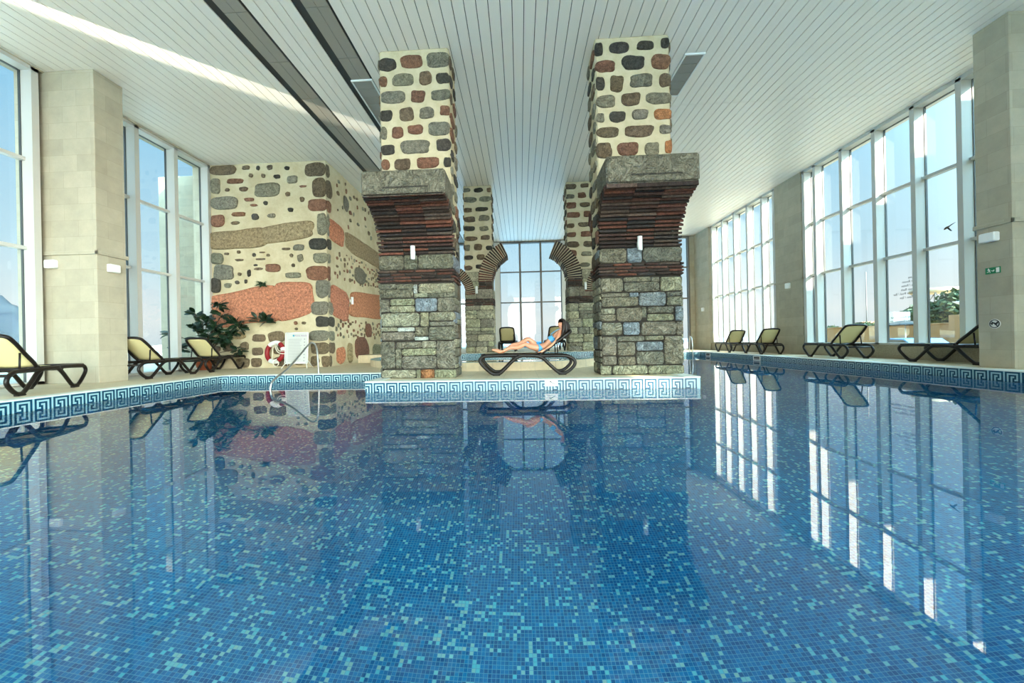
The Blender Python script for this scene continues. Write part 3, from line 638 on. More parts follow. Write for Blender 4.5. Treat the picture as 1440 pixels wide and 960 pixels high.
def front_column(name_label,x0,x1,sx0,sx1,ash,rub,inner,capz):
    """inner = +1 when the middle of the hall lies to the right of the column"""
    y0,y1=7.55,8.27; e=empty('stone_column',((x0+x1)/2,(y0+y1)/2,0)); tag(e,name_label,'column'); off=Vector((-(x0+x1)/2,-(y0+y1)/2,0))
    def fin(mb,name,mats): return mb.build(name,mats,e,tuple(off))
    # lower ashlar
    m=MB(); m.box(x0+.015,y0+.015,0,x1-.015,y1-.015,1.9); fin(m,'lower_core',M['mortar_dark'])
    m=MB()
    for s in ash: stone(m,faceP('f',y0+.01),(s[0],s[1],s[2],s[3]),.035,14,vary(PAL[{'b':'u'}.get(s[4],s[4])],.12),.02)
    for k,a in (('r',x1-.01),('l',x0+.01)): rand_ashlar(m,faceP(k,a),y0,y1,0,1.9)
    rand_ashlar(m,faceP('k',y1-.01),x0,x1,0,1.9)
    fin(m,'lower_ashlar',M['ashlar'])
    # brick belt
    m=MB(); m.box(x0,y0,1.9,x1,y1,2.15); fin(m,'belt_core',M['mortar_dark'])
    m=MB()
    for k,a,u0,u1 in (('f',y0,x0-.02,x1+.02),('k',y1,x0,x1),('r',x1,y0-.02,y1),('l',x0,y0-.02,y1)): brick_rows(m,faceP(k,a),u0,u1,1.9,2.15,4,.035)
    fin(m,'brick_belt',M['brick'])
    m=MB(); m.box(x0+.015,y0+.015,2.15,x1-.015,y1-.015,2.45); fin(m,'belt_stone_core',M['mortar_dark'])
    m=MB()
    w=(x1-x0)
    for a,b_,c in ((0,.33,'g'),(.34,.52,'u' if inner<0 else 'g'),(.53,1,'g')): stone(m,faceP('f',y0+.01),(x0+w*a,2.16,x0+w*b_,2.44),.035,12,vary(PAL[c]),.02)
    for k,a in (('r',x1-.01),('l',x0+.01)): rand_ashlar(m,faceP(k,a),y0,y1,2.16,2.44,(.26,.29),(.3,.45))
    rand_ashlar(m,faceP('k',y1-.01),x0,x1,2.16,2.44,(.26,.29))
    fin(m,'belt_stones',M['ashlar'])
    # front springer: quarter arch flaring toward the pool, brick fan
    c=(y0-.84,2.49); rr_=.84
    m=MB()
    arc=[(c[0]+(rr_+.08)*math.cos(R(t)),c[1]+(rr_+.08)*math.sin(R(t))) for t in range(0,86,5)]
    prof=[(y0+.3,2.45),(y0+.01,2.45)]+arc+[(y0-.80,capz[0]+.01),(y0+.3,capz[0]+.01)]
    m.prism([(x0+.03,a,b_) for a,b_ in prof],(x1-x0-.06,0,0)); fin(m,'springer_core',M['mortar_dark'])
    m=MB(); voussoirs(m,'x',c,rr_,rr_+.24,R(-3),R(86),18,x0,x1,3,.54); fin(m,'brick_springer',M['brick'])
    # rubble spandrel on the side faces of the springer
    m=MB()
    for k,a in (('r',x1-.03),('l',x0+.03)):
        for (u0,v0,u1,v1) in ((y0-.25,3.15,y0+.02,3.33),(y0+.02,2.98,y0+.28,3.2)): stone(m,faceP(k,a),(u0,v0,u1,v1),.03,3,vary(PAL['b']))
    fin(m,'spandrel_stones',M['stone'])
    # cap block
    m=MB()
    X0,X1=x0-.015,x1+.015; Y0=y0-.80; z0,z1=capz
    nx,nz=26,12
    m.bbox(X0,Y0,z0,X1,y0+.05,z1,.035,PAL['g'])
    mo=fin(m,'cap_stone',M['ashlar'])
    m=MB(); m.bbox(X0+.33*(X1-X0)-.1,Y0-.012,z0+.12,X1-.30,Y0,z0+.145,.004,PAL['d']); fin(m,'carved_line',M['stone'])
    # shaft
    a,b_=sx0,sx1
    m=MB(); m.bbox(a,y0+.0,3.5,b_,y1,CEIL,.03); m.box(a+.01,y0+.14,2.45,b_-.01,y1-.01,3.5); fin(m,'shaft_core',M['mortar'])
    m=MB()
    for s in rub: stone(m,faceP('f',y0+.0),(max(s[0],a-.01),s[1],min(s[2],b_+.01),s[3]),.028,rnd.uniform(2.9,4.2),vary(PAL[s[4]],.12),.09)
    for k,aa in (('r',b_),('l',a)): rand_rubble(m,faceP(k,aa),y0+.02,y1,2.5,CEIL-.1)
    rand_rubble(m,faceP('k',y1),a,b_,2.6,CEIL-.1)
    fin(m,'shaft_stones',M['stone'])
    # rear springer (broken brick arch toward the back)
    c=(y1+.84,2.49)
    m=MB(); voussoirs(m,'x',c,rr_,rr_+.28,R(183),R(118),15,x0+.02,x1-.02,4,.62)
    fin(m,'rear_brick_springer',M['brick'])
    m=MB(); voussoirs(m,'x',c,rr_+.02,rr_+.26,R(183),R(119),15,x0+.04,x1-.04,1,1.02)
    fin(m,'rear_springer_core',M['mortar_dark'])
    return e
front_column('massive left front stone column with a dark stone cap over a brick flare',-2.78,-1.29,-2.70,-1.30,ASHLAR_L,RUBBLE_L,1,(3.34,3.79))
front_column('massive right front stone column with a dark stone cap over a brick flare',1.56,3.12,1.555,2.97,ASHLAR_R,RUBBLE_R,-1,(3.39,3.87))

def back_column(label,x0,x1,inner):
    global PAL
    P0=PAL; PAL={k:tuple(min(.8,q*1.55) for q in v) for k,v in P0.items()}
    y0,y1=14.35,15.1; z0=.28; e=empty('stone_column',((x0+x1)/2,(y0+y1)/2,z0)); tag(e,label,'column'); off=(-(x0+x1)/2,-(y0+y1)/2,-z0)
    def fin(mb,name,mats): return mb.build(name,mats,e,off)
    m=MB(); m.box(x0+.01,y0+.01,z0,x1-.01,y1-.01,3.3); fin(m,'lower_core',M['mortar_grey'])
    m=MB()
    for k,a,u0,u1 in (('f',y0,x0,x1),('r',x1,y0,y1),('l',x0,y0,y1)):
        rand_ashlar(m,faceP(k,a),u0,u1,z0,2.05,(.2,.33),(.3,.6),'ggyyygy'); rand_ashlar(m,faceP(k,a),u0,u1,2.3,2.66,(.3,.36),(.35,.6),'gg'); 
    a,b_=(x0,x1-.52) if inner>0 else (x0+.52,x1)
    rand_ashlar(m,faceP('f',y0),a,b_,2.66,3.3,(.3,.34),(.4,.6),'yyt')
    fin(m,'lower_ashlar',M['ashlar'])
    m=MB()
    for k,aa,u0,u1 in (('f',y0,x0,x1),('r',x1,y0,y1),('l',x0,y0,y1)): brick_rows(m,faceP(k,aa),u0,u1,2.05,2.3,4,.03)
    f0,f1=(x1-.52,x1) if inner>0 else (x0,x0+.52)
    brick_rows(m,faceP('f',y0-.01),f0,f1,2.66,2.98,5,.04,(.2,.3))
    fin(m,'brick_belt',M['brick'])
    PAL=P0
    m=MB(); m.bbox(x0,y0,3.3,x1,y1,CEIL,.02); fin(m,'shaft_core',M['mortar'])
    m=MB(); rand_rubble(m,faceP('f',y0),x0,x1,3.32,CEIL-.05,.36,'gdgdbb' if inner>0 else 'brbgor',.03,(.28,.5))
    for k,aa in (('r',x1),('l',x0)): rand_rubble(m,faceP(k,aa),y0,y1,3.32,CEIL-.05,.38)
    fin(m,'shaft_stones',M['stone'])
    # inner arch stump
    c=(x1+.98,2.97) if inner>0 else (x0-1.0,2.97)
    a0,a1=(R(180),R(114)) if inner>0 else (R(0),R(68))
    m=MB(); voussoirs(m,'y',c,.98,1.52,a0,a1,17,y0-.06,y1,2,.60); fin(m,'brick_arch_stump',M['brick'])
    m=MB(); voussoirs(m,'y',c,1.0,1.50,a0,a1,17,y0-.03,y1-.02,1,1.02); fin(m,'arch_mortar',M['mortar'])
    # outer arch stump
    c=(x0-.85,2.45) if inner>0 else (x1+.85,2.45)
    a0,a1=(R(0),R(55)) if inner>0 else (R(180),R(125))
    m=MB(); voussoirs(m,'y',c,.88,1.22,a0,a1,14,y0-.05,y1,2,.60); fin(m,'outer_arch_stump',M['brick'])
    m=MB(); voussoirs(m,'y',c,.90,1.20,a0,a1,14,y0-.03,y1-.02,1,1.02); fin(m,'outer_arch_mortar',M['mortar'])
    return e
back_column('slimmer rear stone column with a broken brick arch leaning right',-2.02,-.98,1)
back_column('slimmer rear stone column with a broken brick arch leaning left',1.80,2.79,-1)
tube_lamp((-2.06,7.50,2.46),(0,-1),'white cylinder wall lamp on the left front stone column')
tube_lamp((2.30,7.50,2.50),(0,-1),'white cylinder wall lamp on the right front stone column')
tube_lamp((-1.58,14.30,2.62),(0,-1),'small white cylinder lamp on the left rear stone column',1)
tube_lamp((2.42,14.30,2.66),(0,-1),'small white cylinder lamp on the right rear stone column',1)

# ------------------------------------------------------------------ rubble block (old wall) on the left
bx0,bx1,by0,by1=XL+.0,-6.05,11.9,17.6
e=empty('rubble_wall_block',((bx0+bx1)/2,(by0+by1)/2,0)); tag(e,'huge cream rendered rubble wall block with tan and pink stone bands','wall block'); off=(-(bx0+bx1)/2,-(by0+by1)/2,0)
m=MB()
def grid_face(P,u0,u1,v0,v1,nu,nv,amp,mi=0):
    b=len(m.v)
    for j in range(nv+1):
        for i in range(nu+1):
            u_=u0+(u1-u0)*i/nu; v_=v0+(v1-v0)*j/nv
            edge=1 if 0<i<nu else 0
            m.v.append(tuple(P(u_,v_,edge*amp*noise.noise((u_*1.3,v_*1.3,3)))))
    for j in range(nv):
        for i in range(nu):
            a=b+j*(nu+1)+i; m.face((a,a+1,a+nu+2,a+nu+1),(1,1,1),mi,True)
grid_face(faceP('f',by0),bx0,bx1,0,CEIL,60,90,.03); grid_face(faceP('r',bx1),by0,by1,0,CEIL,70,80,.03)
m.build('render_face',M['mortar_wall'],e,off)
m=MB(); m.box(bx0+.05,by0+.06,0,bx1-.06,by1,CEIL); m.build('block_core',M['mortar_wall'],e,off)
PALB={k:tuple(min(1,q*1.35) for q in v) for k,v in PAL.items()}
m=MB(); F=faceP('f',by0-.005)
for s in BLOCK:
    small=(s[2]-s[0])<.3
    if s[2]>-6.35 and s[3]-s[1]>.25:
        mq=MB(); stone(mq,F,(s[0],s[1],min(s[2],bx1+.02),min(s[3],CEIL-.02)),.05,3.6,vary(PALB[s[4]],.12),.07); mq.build('corner_quoin',M['stone'],e,off); continue
    stone(m,F,(s[0],s[1],min(s[2],bx1+.02),min(s[3],CEIL-.02)),.03 if small else .05,2.4 if small else 3.6,vary(PALB[s[4]],.12),.12 if small else .07)
placed=[tuple(s[:4]) for s in BLOCK]
for tries in range(700):
    w=rnd.uniform(.22,.6); h=rnd.uniform(.14,.34); u0=rnd.uniform(-9.95,-6.7-w); v0=rnd.uniform(.04,1.28-h)
    if u0>-7.6 and u0+w>-7.6 and rnd.random()<.3: continue
    q=(u0,v0,u0+w,v0+h)
    if all(q[2]+.07<p[0] or p[2]+.07<q[0] or q[3]+.06<p[1] or p[3]+.06<q[1] for p in placed):
        placed.append(q); stone(m,F,q,.04,3.2,vary(PALB[rnd.choice('btybt')],.12),.10)
m.build('front_stones',M['stone'],e,off)
m=MB()
stone(m,F,((-9.98,3.80),(-8.0,3.84),(-8.0,4.52),(-9.95,4.36)),.06,6,PAL['t'],.09,48)
stone(m,F,((-8.2,3.92),(-6.46,4.13),(-6.46,4.66),(-8.2,4.50)),.06,6,vary(PAL['t']),.07,44)
G=faceP('r',bx1-.005)
stone(m,G,((11.95,4.12),(13.1,4.02),(13.1,4.72),(11.95,4.76)),.05,5,vary(PAL['p'],.05),.07,36)
stone(m,G,((13.1,4.00),(17.4,3.9),(17.4,4.6),(13.1,4.72)),.05,6,PAL['t'],.05,44)
m.build('tan_stone_band',M['stone'],e,off)
m=MB()
stone(m,F,((-10.08,1.30),(-7.55,1.45),(-7.6,2.70),(-10.08,2.36)),.05,6,PAL['p'],.10,48)
stone(m,F,((-7.8,1.44),(-6.50,1.66),(-6.46,2.72),(-7.8,2.68)),.05,6,vary(PAL['p'],.06),.07,40)
stone(m,G,((12.05,1.62),(13.4,1.45),(13.4,2.52),(12.05,2.70)),.05,4,vary(PAL['p'],.08),.08,36)
stone(m,G,((13.35,1.65),(17.4,1.8),(17.4,2.85),(13.35,2.62)),.05,6,vary(lin((204,140,104)),.05),.05,44)
m.build('pink_stone_band',M['stone'],e,off)
# quoins turning the corner and pebbles on the side face
m=MB()
for s in BLOCK:
    if s[2]>-6.35 and s[3]-s[1]>.25:
        stone(m,G,(by0-.0,s[1]+.01,by0+rnd.uniform(.12,.42),s[3]-.01),.04,3.4,vary(PALB[s[4]],.1),.08)
for (z0,z1,n,sz) in ((4.85,6.45,40,(.07,.22)),(2.95,3.85,80,(.06,.2)),(.95,1.55,60,(.06,.2))):
    pl=[]
    tries=0
    while len(pl)<n and tries<4000:
        tries+=1; u_=rnd.uniform(12.4,17.3); v_=rnd.uniform(z0,z1)
        if all((u_-a)**2+(v_-b_)**2>.05 if sz[1]>.2 and z0>4 else (u_-a)**2+(v_-b_)**2>.028 for a,b_ in pl):
            pl.append((u_,v_)); w=rnd.uniform(*sz); h=rnd.uniform(*sz)*.9
            stone(m,G,(u_-w/2,v_-h/2,u_+w/2,v_+h/2),.03,2.4,vary(PALB[rnd.choice('gbgrrb')],.15),.14,16)
m.build('side_pebbles',M['stone'],e,off); m=MB()
for (a,b_,c,d,k) in ((12.35,.05,13.0,.62,'p'),(13.2,.05,13.6,.75,'t'),(13.8,.05,15.1,.95,'r'),(15.4,.05,16.6,.7,'y'),(13.9,3.0,14.9,3.6,'g'),(14.8,.95,15.4,1.5,'r'),(13.1,5.4,13.5,5.9,'g')):
    stone(m,G,(a,b_,c,d),.045,3,vary(PAL[k]),.1)
m.build('side_stones',M['stone'],e,off)
tube_lamp((-6.05+.02,13.45,2.25),(1,0),'small grey cylinder lamp on the pink band of the rubble wall block')
# ------------------------------------------------------------------ sun loungers
def make_lounger(angle=42):
    e=empty('sun_lounger')
    for s in (-1,1):
        y=s*.315; m=MB()
        # wavy side frame: flat rail, two outward loops resting on the deck
        loop=[(.27,.385),(.60,.385),(.80,.375),(.925,.31),(.955,.22),(.88,.12),(.78,.05),(.68,.035),(.60,.07),(.46,.20),(.33,.33),(.20,.385),
              (-.05,.40),(-.18,.375),(-.30,.29),(-.44,.15),(-.545,.055),(-.63,.035),(-.72,.05),(-.83,.14),(-.93,.25),(-.955,.32),(-.90,.385),(-.78,.405),(-.5,.405),(-.2,.405)]
        pts=smooth_path([(x,y,z) for x,z in loop],4,True)
        m.tube(pts,.034,8,True,flat=.85)
        m.tube(smooth_path([(-.2,y,.405),(.0,y,.40),(.2,y,.392),(.5,y,.385)],3),.030,8)
        sf=m.build('side_frame',M['frame_plastic'],e)
        m=MB(); m.bbox(.62,y-.035,0,.78,y+.035,.03,.01); m.build('foot',M['frame_plastic'],sf)
        m=MB(); m.bbox(-.70,y-.035,0,-.55,y+.035,.03,.01); m.build('foot',M['frame_plastic'],sf)
    for x,z in ((-.88,.38),(-.30,.365),(.26,.38),(.90,.33)):
        m=MB(); m.tube([(x,-.31,z),(x,.31,z)],.022,8); m.build('crossbar',M['frame_plastic'],e)
    # seat sling, slightly sagging
    m=MB(); b=len(m.v); nx,ny=16,8
    for i in range(nx+1):
        for j in range(ny+1):
            x=-.90+1.16*i/nx; yy=-.285+.57*j/ny
            m.v.append((x,yy,.432-.022*math.sin(math.pi*j/ny)-.01*math.sin(math.pi*i/nx)))
    for i in range(nx):
        for j in range(ny):
            a=b+i*(ny+1)+j; m.face((a,a+ny+1,a+ny+2,a+1),sm=True)
    so=m.build('seat_sling',M['sling'],e); sm=so.modifiers.new('thick','SOLIDIFY'); sm.thickness=.008
    for s in (-1,1):
        m=MB(); m.tube([(-.9,s*.295,.425),(.27,s*.295,.425)],.016,8); m.build('seat_rail',M['frame_plastic'],e)
    m=MB(); m.tube(smooth_path([(-.91,-.30,.415),(-.93,-.2,.42),(-.935,0,.42),(-.93,.2,.42),(-.91,.30,.415)],4),.024,8)
    m.build('seat_rim',M['frame_plastic'],e)
    # backrest
    a=R(angle); hx,hz=.27,.425
    def bp(l,y,n=0): return (hx+l*math.cos(a)-n*math.sin(a),y,hz+l*math.sin(a)+n*math.cos(a))
    m=MB()
    ring=[bp(0,-.27),bp(.35,-.285),bp(.66,-.275),bp(.76,-.22),bp(.785,0),bp(.76,.22),bp(.66,.275),bp(.35,.285),bp(0,.27),bp(-.03,0)]
    m.tube(smooth_path(ring,5,True),.036,8,True,flat=.75)
    bf=m.build('backrest_frame',M['frame_plastic'],e)
    m=MB(); b=len(m.v); nx,ny=12,8
    for i in range(nx+1):
        for j in range(ny+1):
            l=.02+.73*i/nx; w=.265*(1-.25*max(0,(l-.62)/.13)**2)
            m.v.append(bp(l,-w+2*w*j/ny,.012-.02*math.sin(math.pi*j/ny)))
    for i in range(nx):
        for j in range(ny):
            q=b+i*(ny+1)+j; m.face((q,q+ny+1,q+ny+2,q+1),sm=True)
    so=m.build('backrest_sling',M['sling'],bf); sm=so.modifiers.new('thick','SOLIDIFY'); sm.thickness=.008
    for s in (-1,1):
        m=MB(); m.tube([bp(.40,s*.26,-.03),(.62,s*.27,.40)],.014,8); m.build('prop_bar',M['frame_plastic'],bf)
    for s in (-1,1):
        m=MB(); m.ball((hx,s*.30,hz-.01),(.045,.03,.04),10,6); m.build('hinge',M['frame_plastic'],bf)
    return e
proto=make_lounger(42); proto2=make_lounger(36)
def lounger(src,loc,rz,label,group,first=False):
    o=src if first else copy_tree(src)
    o.location=loc; o.rotation_euler=(0,0,rz); tag(o,label,'sun lounger',group); return o
GL='sun loungers along the left window'; GR='sun loungers along the right window'; GC='sun loungers between the columns'
# head end is local +x.  left side: heads toward the viewpoint/left
lounger(proto,(-8.40,6.13,0),R(-65),'cream mesh sun lounger at the left edge, in front of the left pillar',GL,True)
lounger(proto,(-8.87,9.06,0),R(-85),'cream mesh sun lounger partly hidden behind the left pillar',GL)
lounger(proto,(-9.0,10.95,0),R(-82),'cream mesh sun lounger nearest the potted rubber plant',GL)
lounger(proto,(9.73,9.13,0),R(-90),'dark framed sun lounger whose backrest hides behind the right pillar',GR)
lounger(proto,(9.45,12.07,0),R(-95),'dark framed sun lounger alone in front of the big right window',GR)
lounger(proto,(9.42,15.57,0),R(-98),'dark framed sun lounger, nearer of the far right pair',GR)
lounger(proto,(9.42,17.77,0),R(-98),'dark framed sun lounger, farther of the far right pair',GR)
lounger(proto2,(.13,8.10,0),0,'dark framed sun lounger between the front columns with a woman on it',GC,True)
lounger(proto,(-.50,16.0,.28),R(-92),'sun lounger on the rear terrace seen from behind, left of the woman',GC)
lounger(proto,(1.40,16.0,.28),R(-88),'sun lounger on the rear terrace half hidden behind the woman',GC)

# ------------------------------------------------------------------ woman on the central lounger (local lounger frame, x toward the head)
def skin(name,verts,edges,mat_,parent=None,sub=2,root=0):
    """verts: (x,y,z,rx[,ry]); grown to one smooth surface"""
    me=bpy.data.meshes.new(name); me.from_pydata([v[:3] for v in verts],edges,[]); o=bpy.data.objects.new(name,me); COL.objects.link(o)
    md=o.modifiers.new('skin','SKIN'); md.use_smooth_shade=True
    for i,v in enumerate(verts):
        sv=me.skin_vertices[0].data[i]; sv.radius=(v[3],v[4] if len(v)>4 else v[3]); sv.use_root=(i==root)
    sb=o.modifiers.new('sub','SUBSURF'); sb.levels=sub; sb.render_levels=sub
    dg=bpy.context.evaluated_depsgraph_get(); ev=o.evaluated_get(dg); nm=bpy.data.meshes.new_from_object(ev)
    o.modifiers.clear(); o.data=nm; nm.materials.clear(); nm.materials.append(mat_)
    for p in nm.polygons: p.use_smooth=True
    if parent: o.parent=parent
    return o
W=[];E=[]
def jv(x,y,z,r,r2=None,link=None):
    W.append((x,y,z,r) if r2 is None else (x,y,z,r,r2)); i=len(W)-1
    if link is not None: E.append((link,i))
    return i
pel=jv(.22,0,.535,.120,.088)
wst=jv(.36,0,.60,.098,.072,pel)
rib=jv(.46,0,.69,.112,.082,wst)
ch=jv(.555,0,.785,.128,.088,rib)
nk0=jv(.625,0,.865,.075,.060,ch)
nk=jv(.655,0,.915,.040,.042,nk0)
bust=[jv(.43,s*.055,.772,.050,None,rib) for s in (-1,1)]
hd0=jv(.662,0,.968,.056,None,nk)
hd1=jv(.664,0,1.02,.084,None,hd0)
hd2=jv(.668,0,1.068,.078,None,hd1)
def arm(s):
    o_=.085 if s<0 else 0; u_=.045 if s<0 else 0
    a=jv(.60,s*.13,.835,.048,None,ch); b=jv(.595,s*.17,.81,.044,None,a)
    c=jv(.555,s*(.205+o_*.45),.735,.034,None,b); d=jv(.50,s*(.215+o_*.8),.615+u_,.030,None,c); f_=jv(.41,s*(.215+o_),.540+u_,.028,None,d)
    g=jv(.31,s*(.215+o_),.488+u_*.6,.020,None,f_); h=jv(.265,s*(.215+o_),.472+u_*.35,.022,.030,g); k=jv(.235,s*(.215+o_),.468+u_*.2,.018,.034,h)
    for j,(dy,ln) in enumerate(((-.026,.060),(-.009,.070),(.009,.066),(.026,.052))):
        p=jv(.205,s*(.215+o_+dy),.467,.0085,None,k); q=jv(.205-ln*.45,s*(.215+o_+dy*1.15),.467,.0078,None,p); jv(.205-ln,s*(.215+o_+dy*1.25),.455,.0068,None,q)
    p=jv(.262,s*(.215+o_-.034),.468,.010,None,h); q=jv(.238,s*(.215+o_-.052),.464,.009,None,p); jv(.218,s*(.215+o_-.058),.458,.0075,None,q)
arm(-1); arm(1)
def leg(s,kx,kz,ax,ay,az,tx):
    h=jv(.17,s*.085,.525,.088,.085,pel); t=jv(.08,s*.10,(.53+kz)/2-.01,.078,.074,h); t2=jv(kx+.08,s*.09,kz-.065,.060,None,t); k=jv(kx,s*.075,kz,.052,None,t2)
    c=jv(kx-.15,s*.065,kz-.075 if kz<.7 else kz-.11,.052,.050,k); c2=jv((kx+ax)/2-.08,(s*.065+ay)/2,(kz+az)/2+.0,.040,None,c)
    an=jv(ax,ay,az,.027,None,c2); he=jv(ax-.035,ay,az-.012,.030,None,an); md_=jv(ax-.10,ay,az+.028,.026,.034,he); ba=jv(ax-.155,ay,az+.040,.018,.040,md_)
    for j in range(5):
        dy=(-.030+.015*j); jv(ax-.19-(.010 if j in ((0,) if s<0 else (4,)) else 0),ay+dy,az+.050,.0078 if 0<j<4 else .009,None,ba)
leg(-1,-.09,.635,-.60,-.05,.475,0)   # near leg, flatter
leg(1,-.045,.745,-.56,.07,.475,0)     # far leg, knee higher
woman=empty('person',(.20,8.10,0)); tag(woman,'person in a light blue bikini reclining on the central lounger, knees raised','person')
body=skin('body',W,E,M['skin'],woman,3)
# sculpt the face into the head: it looks past her feet, turned toward the pool
HC=Vector((.665,0,1.03)); FD=Vector((-.80,-.58,.10)).normalized(); FS=Vector((0,0,1)).cross(FD).normalized(); FU=FD.cross(FS).normalized()
def face_pt(a,b_,r): return HC+FD*r+FS*a+FU*b_
for v in body.data.vertices:
    d_=v.co-HC
    if v.co.z>.955 and d_.length<.16:
        f_=d_.dot(FD); a_=d_.dot(FS); h_=d_.dot(FU)
        if f_>0:
            g=lambda ca,ch,wa,wh: math.exp(-((a_-ca)/wa)**2-((h_-ch)/wh)**2)
            k=.032*g(0,-.012,.011,.018)-.011*g(.030,.012,.015,.011)-.012*g(-.030,.012,.015,.011)+.006*g(0,.030,.04,.010)+.008*g(0,-.042,.018,.008)+.012*g(0,-.070,.022,.014)+.005*g(.038,-.020,.018,.018)+.005*g(-.038,-.020,.018,.018)
            v.co+=FD*k
        v.co-=FS*(a_*.10)
body.data.update()
def head_r(a_,b_):
    best=0
    for v in body.data.vertices:
        d_=v.co-HC
        if d_.dot(FD)>0 and abs(d_.dot(FS)-a_)<.012 and abs(d_.dot(FU)-b_)<.012: best=max(best,d_.dot(FD))
    return best or .08
for s in (-1,1):
    m=MB(); p=face_pt(s*.030,.012,head_r(s*.030,.012)-.004); m.ball(p,(.009,.009,.006),10,6); m.build('eye',M['hair'],woman)
for s in (-1,1): m=MB(); m.tube([face_pt(s*.016,.030,head_r(s*.02,.03)+.001),face_pt(s*.032,.034,head_r(s*.03,.03)+.001),face_pt(s*.046,.028,head_r(s*.045,.03)+.001)],.003,6); m.build('eyebrow',M['hair'],woman)
m=MB(); rl=head_r(0,-.042); m.tube([face_pt(-.020,-.043,rl-.008),face_pt(-.008,-.041,rl),face_pt(.008,-.041,rl),face_pt(.020,-.043,rl-.008)],.0055,8); m.build('lips',mat('lips',(176,84,80),.5),woman)
for s in (-1,1):
    m=MB(); p=face_pt(s*.076,-.005,-.005); m.ball(p,(.014,.010,.026),10,6); m.build('ear',M['skin'],woman)
# hair: fitted cap open at the face, long strands over the shoulder and back
m=MB(); m.ball((HC.x+.010,0,HC.z+.018),(.093,.090,.101),48,32)
keep=[]
for fc in m.f:
    c_=sum((Vector(m.v[i]) for i in fc),Vector())/len(fc)-HC
    if not (c_.dot(FD)>.022+.25*max(0,c_.dot(FU)) and c_.dot(FU)<.078 or c_.dot(FU)<-.075): keep.append(fc)
m.f=keep; m.c=m.c[:len(keep)]; m.m=m.m[:len(keep)]; m.s=m.s[:len(keep)]
cp=m.build('hair',M['hair'],woman); cp.modifiers.new('t','SOLIDIFY').thickness=.006
def strand(name,pts):
    rs_=[p[3] for p in pts]; q=smooth_path([p[:3] for p in pts],6); n_=len(q); rr_=[]
    for i in range(n_):
        t=i/(n_-1)*(len(rs_)-1); k=min(int(t),len(rs_)-2); rr_.append(rs_[k]+(rs_[k+1]-rs_[k])*(t-k))
    m=MB(); m.tube(q,rr_,10); m.build(name,M['hair'],cp)
strand('strand',[(.735,0,1.06,.05),(.765,0,1.0,.072),(.775,0,.92,.072),(.765,0,.84,.060),(.745,0,.77,.035),(.73,0,.72,.012)])
strand('strand',[(.69,-.075,1.06,.022),(.70,-.092,1.0,.034),(.70,-.10,.93,.036),(.685,-.108,.86,.032),(.665,-.112,.79,.022),(.65,-.11,.74,.008)])
strand('strand',[(.735,-.06,1.05,.04),(.75,-.075,.97,.042),(.75,-.08,.89,.04),(.735,-.08,.82,.028),(.72,-.08,.77,.010)])
strand('strand',[(.72,.07,1.05,.03),(.74,.08,.97,.036),(.745,.08,.89,.034),(.73,.08,.82,.012)])
# bikini: follows the body surface, lifted a few millimetres
def garment(name,planes,test,off,mt_):
    import bmesh
    bm=bmesh.new(); bm.from_mesh(body.data)
    for co_,no_ in planes: bmesh.ops.bisect_plane(bm,geom=bm.verts[:]+bm.edges[:]+bm.faces[:],plane_co=co_,plane_no=no_,dist=1e-5)
    bm.normal_update(); vid={}; m=MB()
    for p in bm.faces:
        if test(p.calc_center_median()):
            for v in p.verts:
                if v not in vid: vid[v]=len(m.v); m.v.append(tuple(v.co+v.normal*off))
            m.face([vid[v] for v in p.verts],sm=True)
    bm.free()
    o=m.build(name,mt_,woman); md=o.modifiers.new('t','SOLIDIFY'); md.thickness=.004; md.offset=0; return o
ax=(Vector((.555,0,.785))-Vector((.22,0,.535))).normalized()
def tt(c): return (c-Vector((.22,0,.535))).dot(ax)
O0=Vector((.22,0,.535))
garment('bikini_top',[(O0+ax*.245,ax),(O0+ax*.350,ax)],lambda c: .245<tt(c)<.350 and abs(c.y)<.135,.006,M['bikini'])
garment('bikini_bottom',[(O0+ax*.028,ax),(Vector((.120,0,.5)),Vector((1,-.35,0))),(Vector((.120,0,.5)),Vector((1,.35,0)))],lambda c: tt(c)<.028 and c.x>.120+.35*abs(c.y) and abs(c.y)<.172,.006,M['bikini'])
for s_ in (-1,1):
    m=MB(); m.tube(smooth_path([(.44,s_*.055,.822),(.498,s_*.062,.866),(.56,s_*.055,.905),(.625,s_*.042,.925),(.675,s_*.02,.925)],4),.006,6); m.build('bikini_strap',M['bikini'],woman)
print('BODY', [ (round(min(v.co.y for v in body.data.vertices if abs(tt(v.co)-q)<.02 and abs(v.co.y)<.17),3),round(max(v.co.y for v in body.data.vertices if abs(tt(v.co)-q)<.02 and abs(v.co.y)<.17),3)) for q in (0,.1,.2,.3,.4)])

